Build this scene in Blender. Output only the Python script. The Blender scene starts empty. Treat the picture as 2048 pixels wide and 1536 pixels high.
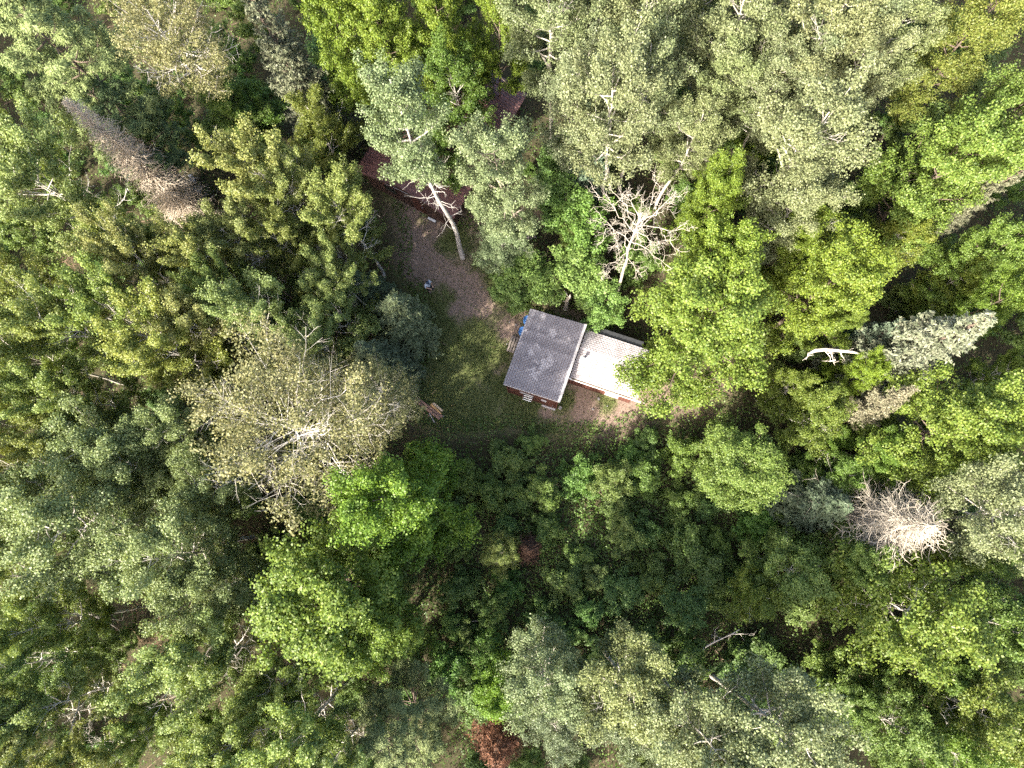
import bpy, bmesh, math, random
import numpy as np
from mathutils import Vector, Matrix

# ------------------------------------------------------------------ camera, sky, sun, exposure
SC = bpy.context.scene
COL = SC.collection
FPX, CAM_H, NADIR = 1410.0, 45.0, (1085.0, 1030.0)      # focal length in photo pixels, height, point straight below
cam = bpy.data.objects.new('camera', bpy.data.cameras.new('camera'))
COL.objects.link(cam)
cam.data.sensor_width = 36.0
cam.data.lens = 36.0 * FPX / 2048.0
cam.data.clip_end = 1000.0
cam.location = (0, 0, CAM_H)
_d = Vector(((NADIR[0] - 1024) / FPX, -(NADIR[1] - 768) / FPX, -1)).normalized()
ROT = _d.rotation_difference(Vector((0, 0, -1))).to_matrix()
cam.rotation_euler = ROT.to_euler()
SC.camera = cam

SUN_ELEV, SUN_ROT = math.radians(38), math.radians(218.5)
w = bpy.data.worlds.new('World'); SC.world = w; w.use_nodes = True
wn = w.node_tree
sky = wn.nodes.new('ShaderNodeTexSky'); sky.sky_type = 'NISHITA'; sky.sun_disc = False
sky.dust_density = 5.0; sky.ozone_density = 0.6; sky.sun_elevation = SUN_ELEV; sky.sun_rotation = SUN_ROT
wn.links.new(sky.outputs[0], wn.nodes['Background'].inputs[0])
wn.nodes['Background'].inputs[1].default_value = 0.145
sl = bpy.data.lights.new('sun', 'SUN'); sl.energy = 3.7; sl.angle = math.radians(0.5); sl.color = (1.0, 0.94, 0.83)
sun = bpy.data.objects.new('sun', sl); COL.objects.link(sun)
sd = Vector((math.sin(SUN_ROT) * math.cos(SUN_ELEV), math.cos(SUN_ROT) * math.cos(SUN_ELEV), math.sin(SUN_ELEV)))
sun.rotation_euler = sd.to_track_quat('Z', 'Y').to_euler(); sun.location = (0, 0, 60)
vs = SC.view_settings
vs.view_transform = 'Standard'; vs.look = 'None'; vs.gamma = 1; vs.use_curve_mapping = False
vs.exposure = 2.3
SC.cycles.use_denoising = False; SC.cycles.use_light_tree = False; SC.cycles.adaptive_threshold = 0.02
SC.cycles.max_bounces = 4; SC.cycles.diffuse_bounces = 3; SC.cycles.glossy_bounces = 2
SC.cycles.transmission_bounces = 3; SC.cycles.transparent_max_bounces = 4
SC.cycles.caustics_reflective = False; SC.cycles.caustics_refractive = False

def at(px, py, z=0.0):
    """world point at height z that the photo shows at pixel (px, py)"""
    r = ROT @ Vector(((px - 1024) / FPX, -(py - 768) / FPX, -1))
    s = (z - CAM_H) / r.z
    return Vector((r.x * s, r.y * s, z))

# ------------------------------------------------------------------ materials
def newmat(name):
    m = bpy.data.materials.new(name); m.use_nodes = True
    nt = m.node_tree
    return m, nt, nt.nodes['Principled BSDF'], nt.nodes.new, nt.links.new

def ramp(nt, stops):
    r = nt.nodes.new('ShaderNodeValToRGB')
    e = r.color_ramp.elements
    while len(e) < len(stops): e.new(0.5)
    for el, (p, c) in zip(e, stops): el.position = p; el.color = (*c, 1)
    return r

def leaf_mat(name, c1, c2, transl=0.32, gloss=0.25, rough=0.5, tcol=(1.15, 1.1, 0.5)):
    """c1..c2: leaf colours, one per leaf; tinted by the object colour of the single tree"""
    m, nt, b, N, L = newmat(name)
    g = N('ShaderNodeNewGeometry')
    r = ramp(nt, [(0.0, c1), (0.9, c2), (1.0, tuple(min(1, x * 1.35) for x in c2))])
    L(g.outputs['Random Per Island'], r.inputs[0])
    oi = N('ShaderNodeObjectInfo')
    mx = N('ShaderNodeMix'); mx.data_type = 'RGBA'; mx.blend_type = 'MULTIPLY'; mx.inputs[0].default_value = 1
    L(r.outputs[0], mx.inputs[6]); L(oi.outputs['Color'], mx.inputs[7])
    L(mx.outputs[2], b.inputs['Base Color'])
    b.inputs['Roughness'].default_value = rough
    b.inputs['Specular IOR Level'].default_value = gloss
    t = N('ShaderNodeBsdfTranslucent')
    m2 = N('ShaderNodeMix'); m2.data_type = 'RGBA'; m2.blend_type = 'MULTIPLY'; m2.inputs[0].default_value = 1
    L(mx.outputs[2], m2.inputs[6]); m2.inputs[7].default_value = (*tcol, 1)
    L(m2.outputs[2], t.inputs[0])
    ms = N('ShaderNodeMixShader'); ms.inputs[0].default_value = transl
    L(b.outputs[0], ms.inputs[1]); L(t.outputs[0], ms.inputs[2])
    L(ms.outputs[0], nt.nodes['Material Output'].inputs[0])
    return m

def noise_mat(name, stops, scale=6.0, rough=0.85, bump=0.0, bscale=30.0, stretch=(1, 1, 1), tint=False, spec=0.25, detail=6, island=0.0):
    m, nt, b, N, L = newmat(name)
    tc = N('ShaderNodeTexCoord'); mp = N('ShaderNodeMapping'); mp.inputs['Scale'].default_value = stretch
    L(tc.outputs['Object'], mp.inputs[0])
    n = N('ShaderNodeTexNoise'); n.inputs['Scale'].default_value = scale; n.inputs['Detail'].default_value = detail
    L(mp.outputs[0], n.inputs['Vector'])
    r = ramp(nt, stops)
    src = n.outputs[0]
    if island:
        g = N('ShaderNodeNewGeometry')
        ma = N('ShaderNodeMath'); ma.operation = 'MULTIPLY_ADD'; ma.inputs[1].default_value = island
        L(g.outputs['Random Per Island'], ma.inputs[0]); L(n.outputs[0], ma.inputs[2])
        ms = N('ShaderNodeMath'); ms.operation = 'SUBTRACT'; ms.inputs[1].default_value = island / 2
        L(ma.outputs[0], ms.inputs[0]); src = ms.outputs[0]
    L(src, r.inputs[0])
    out = r.outputs[0]
    if tint:
        oi = N('ShaderNodeObjectInfo')
        mx = N('ShaderNodeMix'); mx.data_type = 'RGBA'; mx.blend_type = 'MULTIPLY'; mx.inputs[0].default_value = 1
        L(out, mx.inputs[6]); L(oi.outputs['Color'], mx.inputs[7]); out = mx.outputs[2]
    L(out, b.inputs['Base Color'])
    b.inputs['Roughness'].default_value = rough; b.inputs['Specular IOR Level'].default_value = spec
    if bump:
        n2 = N('ShaderNodeTexNoise'); n2.inputs['Scale'].default_value = bscale; n2.inputs['Detail'].default_value = 5
        L(mp.outputs[0], n2.inputs['Vector'])
        bp = N('ShaderNodeBump'); bp.inputs['Strength'].default_value = bump; bp.inputs['Distance'].default_value = 0.03
        L(n2.outputs[0], bp.inputs['Height']); L(bp.outputs[0], b.inputs['Normal'])
    return m

M = {}
M['aspen'] = leaf_mat('aspen_leaf', (0.098, 0.128, 0.056), (0.192, 0.220, 0.108), 0.28, 0.35)
M['poplar'] = leaf_mat('poplar_leaf', (0.100, 0.142, 0.030), (0.222, 0.255, 0.070), 0.34, 0.35)
M['maple'] = leaf_mat('maple_leaf', (0.066, 0.118, 0.014), (0.150, 0.205, 0.032), 0.36, 0.35)
M['spruce'] = leaf_mat('spruce_needle', (0.055, 0.075, 0.038), (0.115, 0.135, 0.080), 0.10, 0.2)
M['pine'] = leaf_mat('pine_needle', (0.075, 0.108, 0.040), (0.165, 0.205, 0.085), 0.18, 0.2)
M['shrub'] = leaf_mat('shrub_leaf', (0.050, 0.102, 0.020), (0.118, 0.195, 0.048), 0.32, 0.35)
M['sparse'] = leaf_mat('sparse_leaf', (0.095, 0.105, 0.042), (0.190, 0.180, 0.080), 0.25, 0.25)
M['rust'] = leaf_mat('rust_needle', (0.080, 0.040, 0.024), (0.165, 0.080, 0.046), 0.15, 0.1, tcol=(1.2, 0.7, 0.5))
M['under'] = leaf_mat('undergrowth_leaf', (0.046, 0.088, 0.016), (0.115, 0.185, 0.038), 0.32, 0.35)
M['grass'] = leaf_mat('grass_blade', (0.062, 0.100, 0.024), (0.150, 0.170, 0.060), 0.30, 0.2)
M['bark_pale'] = noise_mat('pale_bark', [(0.30, (0.10, 0.085, 0.07)), (0.42, (0.36, 0.33, 0.28)), (0.75, (0.55, 0.52, 0.46))], 5, bump=0.4, stretch=(2, 2, 6), tint=True)
M['bark_brown'] = noise_mat('brown_bark', [(0.3, (0.07, 0.05, 0.038)), (0.7, (0.20, 0.155, 0.12))], 7, bump=0.6, stretch=(3, 3, 1), tint=True)
M['bare'] = noise_mat('bleached_wood', [(0.3, (0.30, 0.27, 0.23)), (0.7, (0.56, 0.53, 0.47))], 5, bump=0.3, stretch=(2, 2, 1), tint=True)

# ------------------------------------------------------------------ mesh helpers
def mesh_np(name, verts, quads, mat, smooth=False):
    verts = np.asarray(verts, np.float32).reshape(-1, 3); quads = np.asarray(quads, np.int32).reshape(-1, 4)
    me = bpy.data.meshes.new(name)
    me.vertices.add(len(verts)); me.vertices.foreach_set('co', verts.ravel())
    me.loops.add(quads.size); me.loops.foreach_set('vertex_index', quads.ravel())
    me.polygons.add(len(quads)); me.polygons.foreach_set('loop_start', np.arange(0, quads.size, 4, dtype=np.int32))
    if smooth: me.polygons.foreach_set('use_smooth', np.ones(len(quads), bool))
    me.update(calc_edges=True); me.validate()
    if mat: me.materials.append(mat)
    return me

class Wood:
    """collects tapered tubes"""
    def __init__(s): s.v, s.q, s.n = [], [], 0
    def tube(s, pts, rad, k=5, cap=True):
        p = np.asarray(pts, float); n = len(p)
        r = np.asarray(rad, float) * np.ones(n)
        t = np.gradient(p, axis=0); t /= (np.linalg.norm(t, axis=1, keepdims=True) + 1e-9)
        ref = np.array([0, 0, 1.0]) if abs(t[0, 2]) < 0.9 else np.array([1.0, 0, 0])
        a = np.cross(t, ref); a /= (np.linalg.norm(a, axis=1, keepdims=True) + 1e-9)
        b = np.cross(t, a)
        th = np.arange(k) * 2 * math.pi / k
        ring = p[:, None, :] + r[:, None, None] * (np.cos(th)[None, :, None] * a[:, None, :] + np.sin(th)[None, :, None] * b[:, None, :])
        s.v.append(ring.reshape(-1, 3))
        i = np.arange(n - 1)[:, None] * k; j = np.arange(k)[None, :]; j2 = (j + 1) % k
        q = np.stack([i + j, i + j2, i + k + j2, i + k + j], -1).reshape(-1, 4) + s.n
        s.q.append(q); s.n += n * k
        if cap and k == 4:
            s.q.append(np.array([[3, 2, 1, 0], [(n - 1) * k, (n - 1) * k + 1, (n - 1) * k + 2, (n - 1) * k + 3]]) + s.n - n * k)
        elif cap and k > 4:                                  # close ends with a centre point ring collapsed
            for e, base in ((0, s.n - n * k), (n - 1, s.n - k)):
                s.v.append(p[e:e + 1]); c = s.n; s.n += 1
                jj = np.arange(0, k, 2)
                s.q.append(np.stack([base + jj, base + (jj + 1) % k, base + (jj + 2) % k, np.full(len(jj), c)], -1) if k % 2 == 0 else np.zeros((0, 4), int))
    def mesh(s, name, mat, smooth=True):
        return mesh_np(name, np.concatenate(s.v), np.concatenate(s.q), mat, smooth)

def unit(a): return a / (np.linalg.norm(a, axis=-1, keepdims=True) + 1e-9)

def leaf_quads(pos, nrm, axis, ln, wd, rng, fold=0.18):
    """one folded diamond per leaf"""
    n = len(pos)
    nrm = unit(nrm); axis = unit(axis - (axis * nrm).sum(1, keepdims=True) * nrm)
    side = np.cross(nrm, axis)
    L = (ln * rng.uniform(0.7, 1.25, n))[:, None]; W = (wd * rng.uniform(0.75, 1.2, n))[:, None]
    v = np.empty((n, 4, 3))
    v[:, 0] = pos - axis * L * 0.5
    v[:, 1] = pos + side * W * 0.5 + nrm * W * fold - axis * L * 0.05
    v[:, 2] = pos + axis * L * 0.5 - nrm * L * 0.12
    v[:, 3] = pos - side * W * 0.5 + nrm * W * fold - axis * L * 0.05
    q = np.arange(n * 4).reshape(n, 4)
    return v.reshape(-1, 3), q

def clusters_to_leaves(rng, C, A, S, n_total, ln, wd, elong=1.0, flat=1.0, up=0.7, jit=0.55):
    """C centres, A axes, S sizes of leafy sprays -> leaf mesh arrays"""
    C, A, S = np.asarray(C), unit(np.asarray(A)), np.asarray(S)
    p = S ** 1.8; p /= p.sum()
    idx = rng.choice(len(C), n_total, p=p)
    d = unit(rng.normal(size=(n_total, 3)))
    rad = rng.uniform(0, 1, n_total) ** 0.45
    o = d * rad[:, None] * S[idx, None]
    o[:, 2] *= flat
    al = (o * A[idx]).sum(1, keepdims=True) * A[idx]
    o = o + al * (elong - 1)
    pos = C[idx] + o
    nrm = d * 0.55 + np.array([0, 0, up]) + rng.normal(size=(n_total, 3)) * jit
    ax = d + rng.normal(size=(n_total, 3)) * 0.6 + np.array([0, 0, -0.25])
    return leaf_quads(pos, nrm, ax, ln, wd, rng)

def wiggle(rng, a, b, n, amt, sag=0.0):
    a, b = np.asarray(a, float), np.asarray(b, float)
    t = np.linspace(0, 1, n)[:, None]
    p = a + (b - a) * t
    L = np.linalg.norm(b - a)
    off = rng.normal(size=(n, 3)) * amt * L; off[0] = 0
    p = p + np.cumsum(off, 0) * 0.5
    p[:, 2] += sag * L * (t[:, 0] * (1 - t[:, 0])) * 4
    return p

# ------------------------------------------------------------------ tree prototypes: (trunk mesh, crown mesh, height, radius)
def broadleaf(name, seed, H, R, base, n1, n2, leaf, n_leaf, ln, wd, prof, e_lo, e_hi, cs, elong, flat, bark, tr, up=0.7, bare=0.0, sec=0.42, jit=0.55, lean=0.02, skip=0.0, snags=0):
    rng = np.random.default_rng(seed)
    W = Wood(); C, A, S = [], [], []
    top = np.array([rng.normal() * lean * H, rng.normal() * lean * H, H * 0.93])
    tp = wiggle(rng, (0, 0, -0.2), top, 12, 0.012)
    W.tube(tp, np.linspace(tr, tr * 0.12, 12) , 8)
    def trunk_at(z):
        return np.array([np.interp(z, tp[:, 2], tp[:, k]) for k in range(3)])
    az0 = rng.uniform(0, 6.28)
    gap = [(rng.uniform(0, 6.28), rng.uniform(0.1, 0.9)) for _ in range(3)]
    for i in range(n1):
        t = (i + rng.uniform(0, 0.8)) / n1
        z0 = base + t * (H * 0.9 - base)
        az = az0 + i * 2.4 + rng.normal() * 0.35
        r = R * prof(t) * rng.uniform(0.62, 1.18)
        if rng.uniform() < skip: r *= 0.55
        el = math.radians(e_lo + (e_hi - e_lo) * t + rng.normal() * 7)
        s0 = trunk_at(z0)
        dz = min(r * math.tan(el), H * 1.0 - z0)
        e0 = s0 + np.array([math.cos(az) * r, math.sin(az) * r, dz])
        pts = wiggle(rng, s0, e0, 7, 0.035, -0.10 + 0.05 * rng.normal())
        r0 = tr * 0.42 * (1 - 0.6 * t) * min(1, 0.4 + r / R)
        W.tube(pts, np.linspace(r0, r0 * 0.18, 7), 5)
        dirp = unit(e0 - s0)
        isbare = rng.uniform() < bare
        if not isbare:
            C.append(pts[-1]); A.append(dirp); S.append(cs * rng.uniform(0.8, 1.3))
        m = max(2, int(round(n2 * (0.5 + r / R * 0.6))))
        for j in range(m):
            s = 0.28 + 0.7 * (j + rng.uniform()) / m
            q = pts[0] + 0
            f = s * 6; k = min(int(f), 5); q = pts[k] + (pts[k + 1] - pts[k]) * (f - k)
            da = az + (1 if j % 2 else -1) * math.radians(rng.uniform(28, 85))
            l2 = sec * R * (1.15 - s * 0.6) * rng.uniform(0.6, 1.15) * (0.45 + 0.55 * prof(t))
            e2 = el * 0.6 + math.radians(rng.uniform(-8, 40))
            d2 = np.array([math.cos(da) * math.cos(e2), math.sin(da) * math.cos(e2), math.sin(e2)])
            q2 = q + d2 * l2; q2[2] = min(q2[2], H * 1.02)
            p2 = wiggle(rng, q, q2, 4, 0.05, -0.08)
            W.tube(p2, np.linspace(r0 * 0.36, r0 * 0.10, 4), 3, cap=False)
            if rng.uniform() < bare or isbare: 
                for _ in range(2):
                    d3 = unit(d2 + rng.normal(size=3) * 0.6)
                    W.tube(wiggle(rng, p2[2], p2[2] + d3 * l2 * 0.5, 3, 0.06), np.linspace(r0 * 0.2, r0 * 0.05, 3), 3, cap=False)
                continue
            for u in (0.45, 0.75, 1.0):
                c = p2[0] + (p2[-1] - p2[0]) * u + rng.normal(size=3) * cs * 0.25
                C.append(c); A.append(unit(d2 + np.array([0, 0, 0.5]))); S.append(cs * rng.uniform(0.55, 1.15))
    for k in range(snags):                                  # dead twigs on the bare trunk below the crown
        c = trunk_at(rng.uniform(base - 5.5, base)); a = rng.uniform(0, 6.28); l = rng.uniform(0.6, 1.5)
        d = np.array([math.cos(a), math.sin(a), rng.uniform(-0.5, 0.2)])
        p2 = wiggle(rng, c, c + d * l, 6, 0.08); W.tube(p2, np.linspace(0.032, 0.01, 6), 4, cap=False)
        for _ in range(4):
            q3 = p2[rng.integers(2, 6)]; W.tube(wiggle(rng, q3, q3 + unit(d + rng.normal(size=3) * 0.7) * l * 0.5, 4, 0.1), np.linspace(0.014, 0.006, 4), 3, cap=False)
    for k in range(6):
        C.append(top + np.array([rng.normal() * R * 0.12, rng.normal() * R * 0.12, H * 0.06 - k * H * 0.022])); A.append(np.array([0, 0, 1.0])); S.append(cs * rng.uniform(0.6, 1.0))
    v, q = clusters_to_leaves(rng, C, A, S, n_leaf, ln, wd, elong, flat, up, jit)
    return W.mesh(name + '_trunk', bark), mesh_np(name + '_crown', v, q, M[leaf]), H, R

def conifer(name, seed, H, R, base, leaf, n_need, ln, wd, bark, tr, droop=0.12, step=0.30, dead=False, per=7, pw=0.85, wild=0.0):
    rng = np.random.default_rng(seed)
    W = Wood(); P, D = [], []
    tp = wiggle(rng, (0, 0, -0.2), (rng.normal() * 0.15, rng.normal() * 0.15, H), 10, 0.008)
    W.tube(tp, np.linspace(tr, 0.015, 10), 7)
    z = base
    B = []
    while z < H * 0.985:
        t = (z - base) / (H - base)
        for j in range(per):
            az = rng.uniform(0, 6.28)
            r = R * ((1 - t) ** pw) * rng.uniform(0.62 - wild * 1.4, 1.12 + wild) + 0.06
            c = np.array([np.interp(z, tp[:, 2], tp[:, k]) for k in range(3)]); c[2] += rng.uniform(0, step)
            e = c + np.array([math.cos(az) * r, math.sin(az) * r, r * (rng.uniform(-0.05, 0.25) + 0.8 * t - droop)])
            pts = wiggle(rng, c, e, 5, 0.04 + wild * 0.7, -droop * 0.7)
            B.append((pts, r, az, t))
        z += step
    for pts, r, az, t in B:
        W.tube(pts, np.linspace(0.022 + 0.012 * r, 0.006, 5), 3, cap=False)
        m = max(3, int(r * (7 if dead else 9)))
        for j in range(m):
            s = 0.15 + 0.85 * (j + rng.uniform()) / m
            f = s * 4; k = min(int(f), 3); q = pts[k] + (pts[k + 1] - pts[k]) * (f - k)
            sg = 1 if j % 2 else -1
            a2 = az + sg * math.radians(rng.uniform(30, 65))
            l2 = (0.30 * r + 0.12) * (1.1 - 0.7 * s) * rng.uniform(0.7, 1.2)
            d = np.array([math.cos(a2), math.sin(a2), rng.normal() * 0.22 - (0.35 if dead else 0.05)])
            if dead: W.tube(wiggle(rng, q, q + d * l2 * (1.15 + 2 * wild), 4 if wild else 3, 0.09 + wild), np.linspace(0.011 + wild * 0.02, 0.004, 4 if wild else 3), 3, cap=False)
            P.append(q); D.append(d * l2)
        P.append(pts[2]); D.append(pts[-1] - pts[2])
    tw = W.mesh(name + '_trunk', bark)
    if dead and n_need == 0: return tw, None, H, R
    P, D = np.array(P), np.array(D)
    wgt = np.linalg.norm(D, axis=1) + 0.05
    idx = rng.choice(len(P), n_need, p=wgt / wgt.sum())
    u = rng.uniform(0.05, 1.08, n_need)[:, None]
    d = unit(D[idx])
    pos = P[idx] + D[idx] * u + rng.normal(size=(n_need, 3)) * 0.035
    ax = d + rng.normal(size=(n_need, 3)) * 0.55
    nrm = np.array([0, 0, 1.0]) + rng.normal(size=(n_need, 3)) * 0.5
    v, q = leaf_quads(pos, nrm, ax, ln, wd, rng, 0.1)
    return tw, mesh_np(name + '_crown', v, q, M[leaf]), H, R

def pine(name, seed, H, R, base, n1, n_need, bark, tr):
    rng = np.random.default_rng(seed)
    W = Wood(); C, A, S = [], [], []
    tp = wiggle(rng, (0, 0, -0.2), (0.2, -0.1, H), 10, 0.01)
    W.tube(tp, np.linspace(tr, 0.03, 10), 8)
    for i in range(n1):
        t = (i + rng.uniform()) / n1
        z = base + t * (H - base) * 0.97; az = i * 2.4 + rng.normal() * 0.3
        r = R * (1 - t) ** 0.6 * rng.uniform(0.55, 1.1) + 0.2
        c = np.array([np.interp(z, tp[:, 2], tp[:, k]) for k in range(3)])
        e = c + np.array([math.cos(az) * r, math.sin(az) * r, r * rng.uniform(0.05, 0.45)])
        pts = wiggle(rng, c, e, 6, 0.04, -0.08)
        W.tube(pts, np.linspace(0.03 + 0.012 * r, 0.012, 6), 4)
        m = int(5 + r * 5)
        for j in range(m):
            s = 0.3 + 0.7 * (j + rng.uniform()) / m
            f = s * 5; k = min(int(f), 4); q = pts[k] + (pts[k + 1] - pts[k]) * (f - k)
            a2 = az + (1 if j % 2 else -1) * math.radians(rng.uniform(15, 65)); l2 = (0.25 * r + 0.2) * rng.uniform(0.5, 1.1) * (1.2 - 0.6 * s)
            e2 = q + np.array([math.cos(a2) * l2, math.sin(a2) * l2, l2 * rng.uniform(0, 0.5)])
            W.tube([q, (q + e2) / 2, e2], [0.014, 0.01, 0.006], 3, cap=False)
            C.append(e2); A.append(unit(e2 - q + np.array([0, 0, 0.4]))); S.append(rng.uniform(0.30, 0.55))
        C.append(pts[-1]); A.append(unit(pts[-1] - pts[-2] + np.array([0, 0, 0.4]))); S.append(rng.uniform(0.4, 0.6))
    C, A, S = np.array(C), np.array(A), np.array(S)
    pr = S ** 2; idx = rng.choice(len(C), n_need, p=pr / pr.sum())
    d = unit(rng.normal(size=(n_need, 3)) * 0.7 + A[idx] * 0.55)
    pos = C[idx] + d * (S[idx] * rng.uniform(0.25, 0.95, n_need))[:, None] * np.array([1, 1, 0.7])
    nrm = np.array([0, 0, 0.9]) + d * 0.4 + rng.normal(size=(n_need, 3)) * 0.5
    v, q = leaf_quads(pos, nrm, d, 0.20, 0.052, rng, 0.1)
    return W.mesh(name + '_trunk', bark), mesh_np(name + '_crown', v, q, M['pine']), H, R

def bare_tree(name, seed, H, R, base, n1, bark, tr, wig=0.10, twigs=3):
    """dead tree: trunk and one mesh per main branch with its twigs"""
    rng = np.random.default_rng(seed)
    T = Wood()
    tp = wiggle(rng, (0, 0, -0.2), (rng.normal() * 0.3, rng.normal() * 0.3, H * 0.9), 10, 0.014)
    T.tube(tp, np.linspace(tr, tr * 0.25, 10), 8)
    out = []
    for i in range(n1):
        W = Wood()
        t = (i + rng.uniform()) / n1
        z = base + t * (H * 0.88 - base); az = i * 2.4 + rng.normal() * 0.3
        r = R * (0.55 + 0.45 * math.sin(math.pi * (0.15 + 0.75 * t))) * rng.uniform(0.75, 1.1)
        c = np.array([np.interp(z, tp[:, 2], tp[:, k]) for k in range(3)])
        e = c + np.array([math.cos(az) * r, math.sin(az) * r, r * (0.15 + 0.7 * t)])
        pts = wiggle(rng, c, e, 8, wig * 0.5)
        W.tube(pts, np.linspace(tr * 0.19, tr * 0.065, 8), 5)
        for j in range(7):
            k = rng.integers(3, 8); q = pts[k]
            d = unit(unit(e - c) + rng.normal(size=3) * 0.75 + np.array([0, 0, 0.2])); l2 = r * rng.uniform(0.25, 0.5)
            p2 = wiggle(rng, q, q + d * l2, 6, wig)
            W.tube(p2, np.linspace(tr * 0.095, tr * 0.04, 6), 4, cap=False)
            for m in range(twigs):
                q3 = p2[rng.integers(2, 6)]; d3 = unit(d + rng.normal(size=3) * 0.9); l3 = l2 * rng.uniform(0.3, 0.6)
                W.tube(wiggle(rng, q3, q3 + d3 * l3, 5, wig * 1.3), np.linspace(tr * 0.07, tr * 0.03, 5), 3, cap=False)
        out.append(W.mesh(name + '_branch', bark))
    return T.mesh(name + '_trunk', bark), out, H, R

egg = lambda t: math.sin(math.pi * (0.20 + 0.72 * t)) ** 0.75
dome = lambda t: math.sqrt(max(0.02, 1 - (t * 0.96) ** 2.2)) * (0.80 + 0.2 * math.sin(math.pi * min(1, t * 2.2)))
column = lambda t: (0.72 + 0.28 * math.sin(math.pi * t)) * (1 - 0.65 * max(0, t - 0.55) / 0.45)

PROTO = {}
def reg(kind, maker, n, seed0):
    PROTO[kind] = [maker(seed0 + i) for i in range(n)]
reg('aspen', lambda s: broadleaf('aspen', s, 17, 2.6, 7.5, 30, 7, 'aspen', 42000, 0.098, 0.08, egg, 15, 58, 0.38, 1.5, 0.9, M['bark_pale'], 0.16, 0.45, 0.04, jit=0.7), 3, 10)
reg('poplar', lambda s: broadleaf('poplar', s, 15, 2.8, 5.0, 30, 7, 'poplar', 42000, 0.102, 0.082, egg, 22, 66, 0.31, 2.3, 1.0, M['bare'], 0.13, 0.5, 0.13, jit=0.6, skip=0.15), 4, 20)
reg('maple', lambda s: broadleaf('maple', s, 13, 3.6, 3.2, 36, 9, 'maple', 66000, 0.105, 0.092, dome, 8, 62, 0.40, 1.6, 0.75, M['bark_brown'], 0.16, 0.7, 0.01, jit=0.5), 3, 30)
reg('birch', lambda s: broadleaf('birch', s, 12, 2.5, 3.5, 28, 8, 'maple', 34000, 0.098, 0.078, dome, 18, 64, 0.31, 1.9, 0.85, M['bark_pale'], 0.10, 0.6, 0.07, jit=0.6, skip=0.1), 2, 40)
reg('sparse', lambda s: broadleaf('sparse', s, 16, 3.6, 6.0, 54, 9, 'sparse', 40000, 0.092, 0.07, egg, 10, 60, 0.36, 1.8, 0.95, M['bare'], 0.095, 0.4, 0.24, sec=0.5, jit=0.7), 2, 50)
reg('thin_birch', lambda s: broadleaf('thin_birch', s, 18, 2.7, 9.5, 40, 8, 'sparse', 26000, 0.092, 0.07, egg, 12, 62, 0.34, 1.8, 0.95, M['bare'], 0.15, 0.4, 0.2, sec=0.5, jit=0.7, lean=0.03), 1, 57)
reg('tall_aspen', lambda s: broadleaf('tall_aspen', s, 20, 2.1, 11.0, 28, 7, 'aspen', 38000, 0.098, 0.08, egg, 15, 55, 0.38, 1.4, 0.9, M['bark_pale'], 0.21, 0.45, 0.02, jit=0.7, snags=14), 1, 55)
reg('spruce', lambda s: conifer('spruce', s, 11, 2.0, 1.2, 'spruce', 34000, 0.17, 0.06, M['bark_brown'], 0.13), 2, 60)
reg('rust', lambda s: conifer('rust_fir', s, 6, 1.3, 0.6, 'rust', 9000, 0.15, 0.04, M['bark_brown'], 0.08), 1, 65)
reg('pine', lambda s: pine('pine', s, 17, 4.6, 5.5, 50, 64000, M['bark_brown'], 0.24), 1, 70)
reg('dead_spruce', lambda s: conifer('dead_spruce', s, 14, 1.7, 1.0, 'rust', 0, 0.2, 0.05, M['bare'], 0.14, droop=0.3, step=0.17, dead=True, per=10, pw=0.75), 1, 75)
reg('matted_spruce', lambda s: conifer('matted_spruce', s, 12, 1.8, 5.5, 'rust', 0, 0.2, 0.05, M['bare'], 0.12, droop=0.75, step=0.20, dead=True, per=10, pw=0.42, wild=0.22), 1, 77)
reg('shrub', lambda s: broadleaf('shrub', s, 3.2, 1.5, 0.3, 15, 6, 'shrub', 10500, 0.108, 0.08, dome, 20, 65, 0.26, 1.4, 0.85, M['bark_brown'], 0.035, 0.7, 0.02), 4, 80)
reg('sapling', lambda s: broadleaf('sapling', s, 6, 1.6, 1.2, 20, 6, 'shrub', 15000, 0.11, 0.082, egg, 15, 62, 0.28, 1.6, 0.85, M['bark_brown'], 0.05, 0.7, 0.05), 3, 90)
PROTO['bare'] = [bare_tree('bare_tree', 100, 14, 2.5, 7.5, 22, M['bare'], 0.14, 0.17, 5), bare_tree('bare_tree', 101, 8, 1.7, 2.0, 9, M['bare'], 0.07, 0.07)]

# ------------------------------------------------------------------ objects
def link(name, data, parent=None, loc=(0, 0, 0), rot=(0, 0, 0), scale=(1, 1, 1)):
    o = bpy.data.objects.new(name, data); COL.objects.link(o)
    o.location = loc; o.rotation_euler = rot; o.scale = scale
    if parent: o.parent = parent
    return o
def tag(o, label=None, cat=None, group=None, kind=None):
    if label: o['label'] = label
    if cat: o['category'] = cat
    if group: o['group'] = group
    if kind: o['kind'] = kind
    return o
RNG = random.Random(7)
PLACED = []                                            # (x, y, crown radius, height)
NAMES = dict(aspen='aspen_tree', tall_aspen='aspen_tree', thin_birch='birch_tree', matted_spruce='dead_spruce', poplar='poplar_tree', maple='maple_tree', birch='birch_tree', sparse='thinning_tree', spruce='spruce_tree',
             rust='dead_fir', pine='pine_tree', dead_spruce='dead_spruce', shrub='shrub', sapling='sapling', bare='dead_tree')
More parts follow.
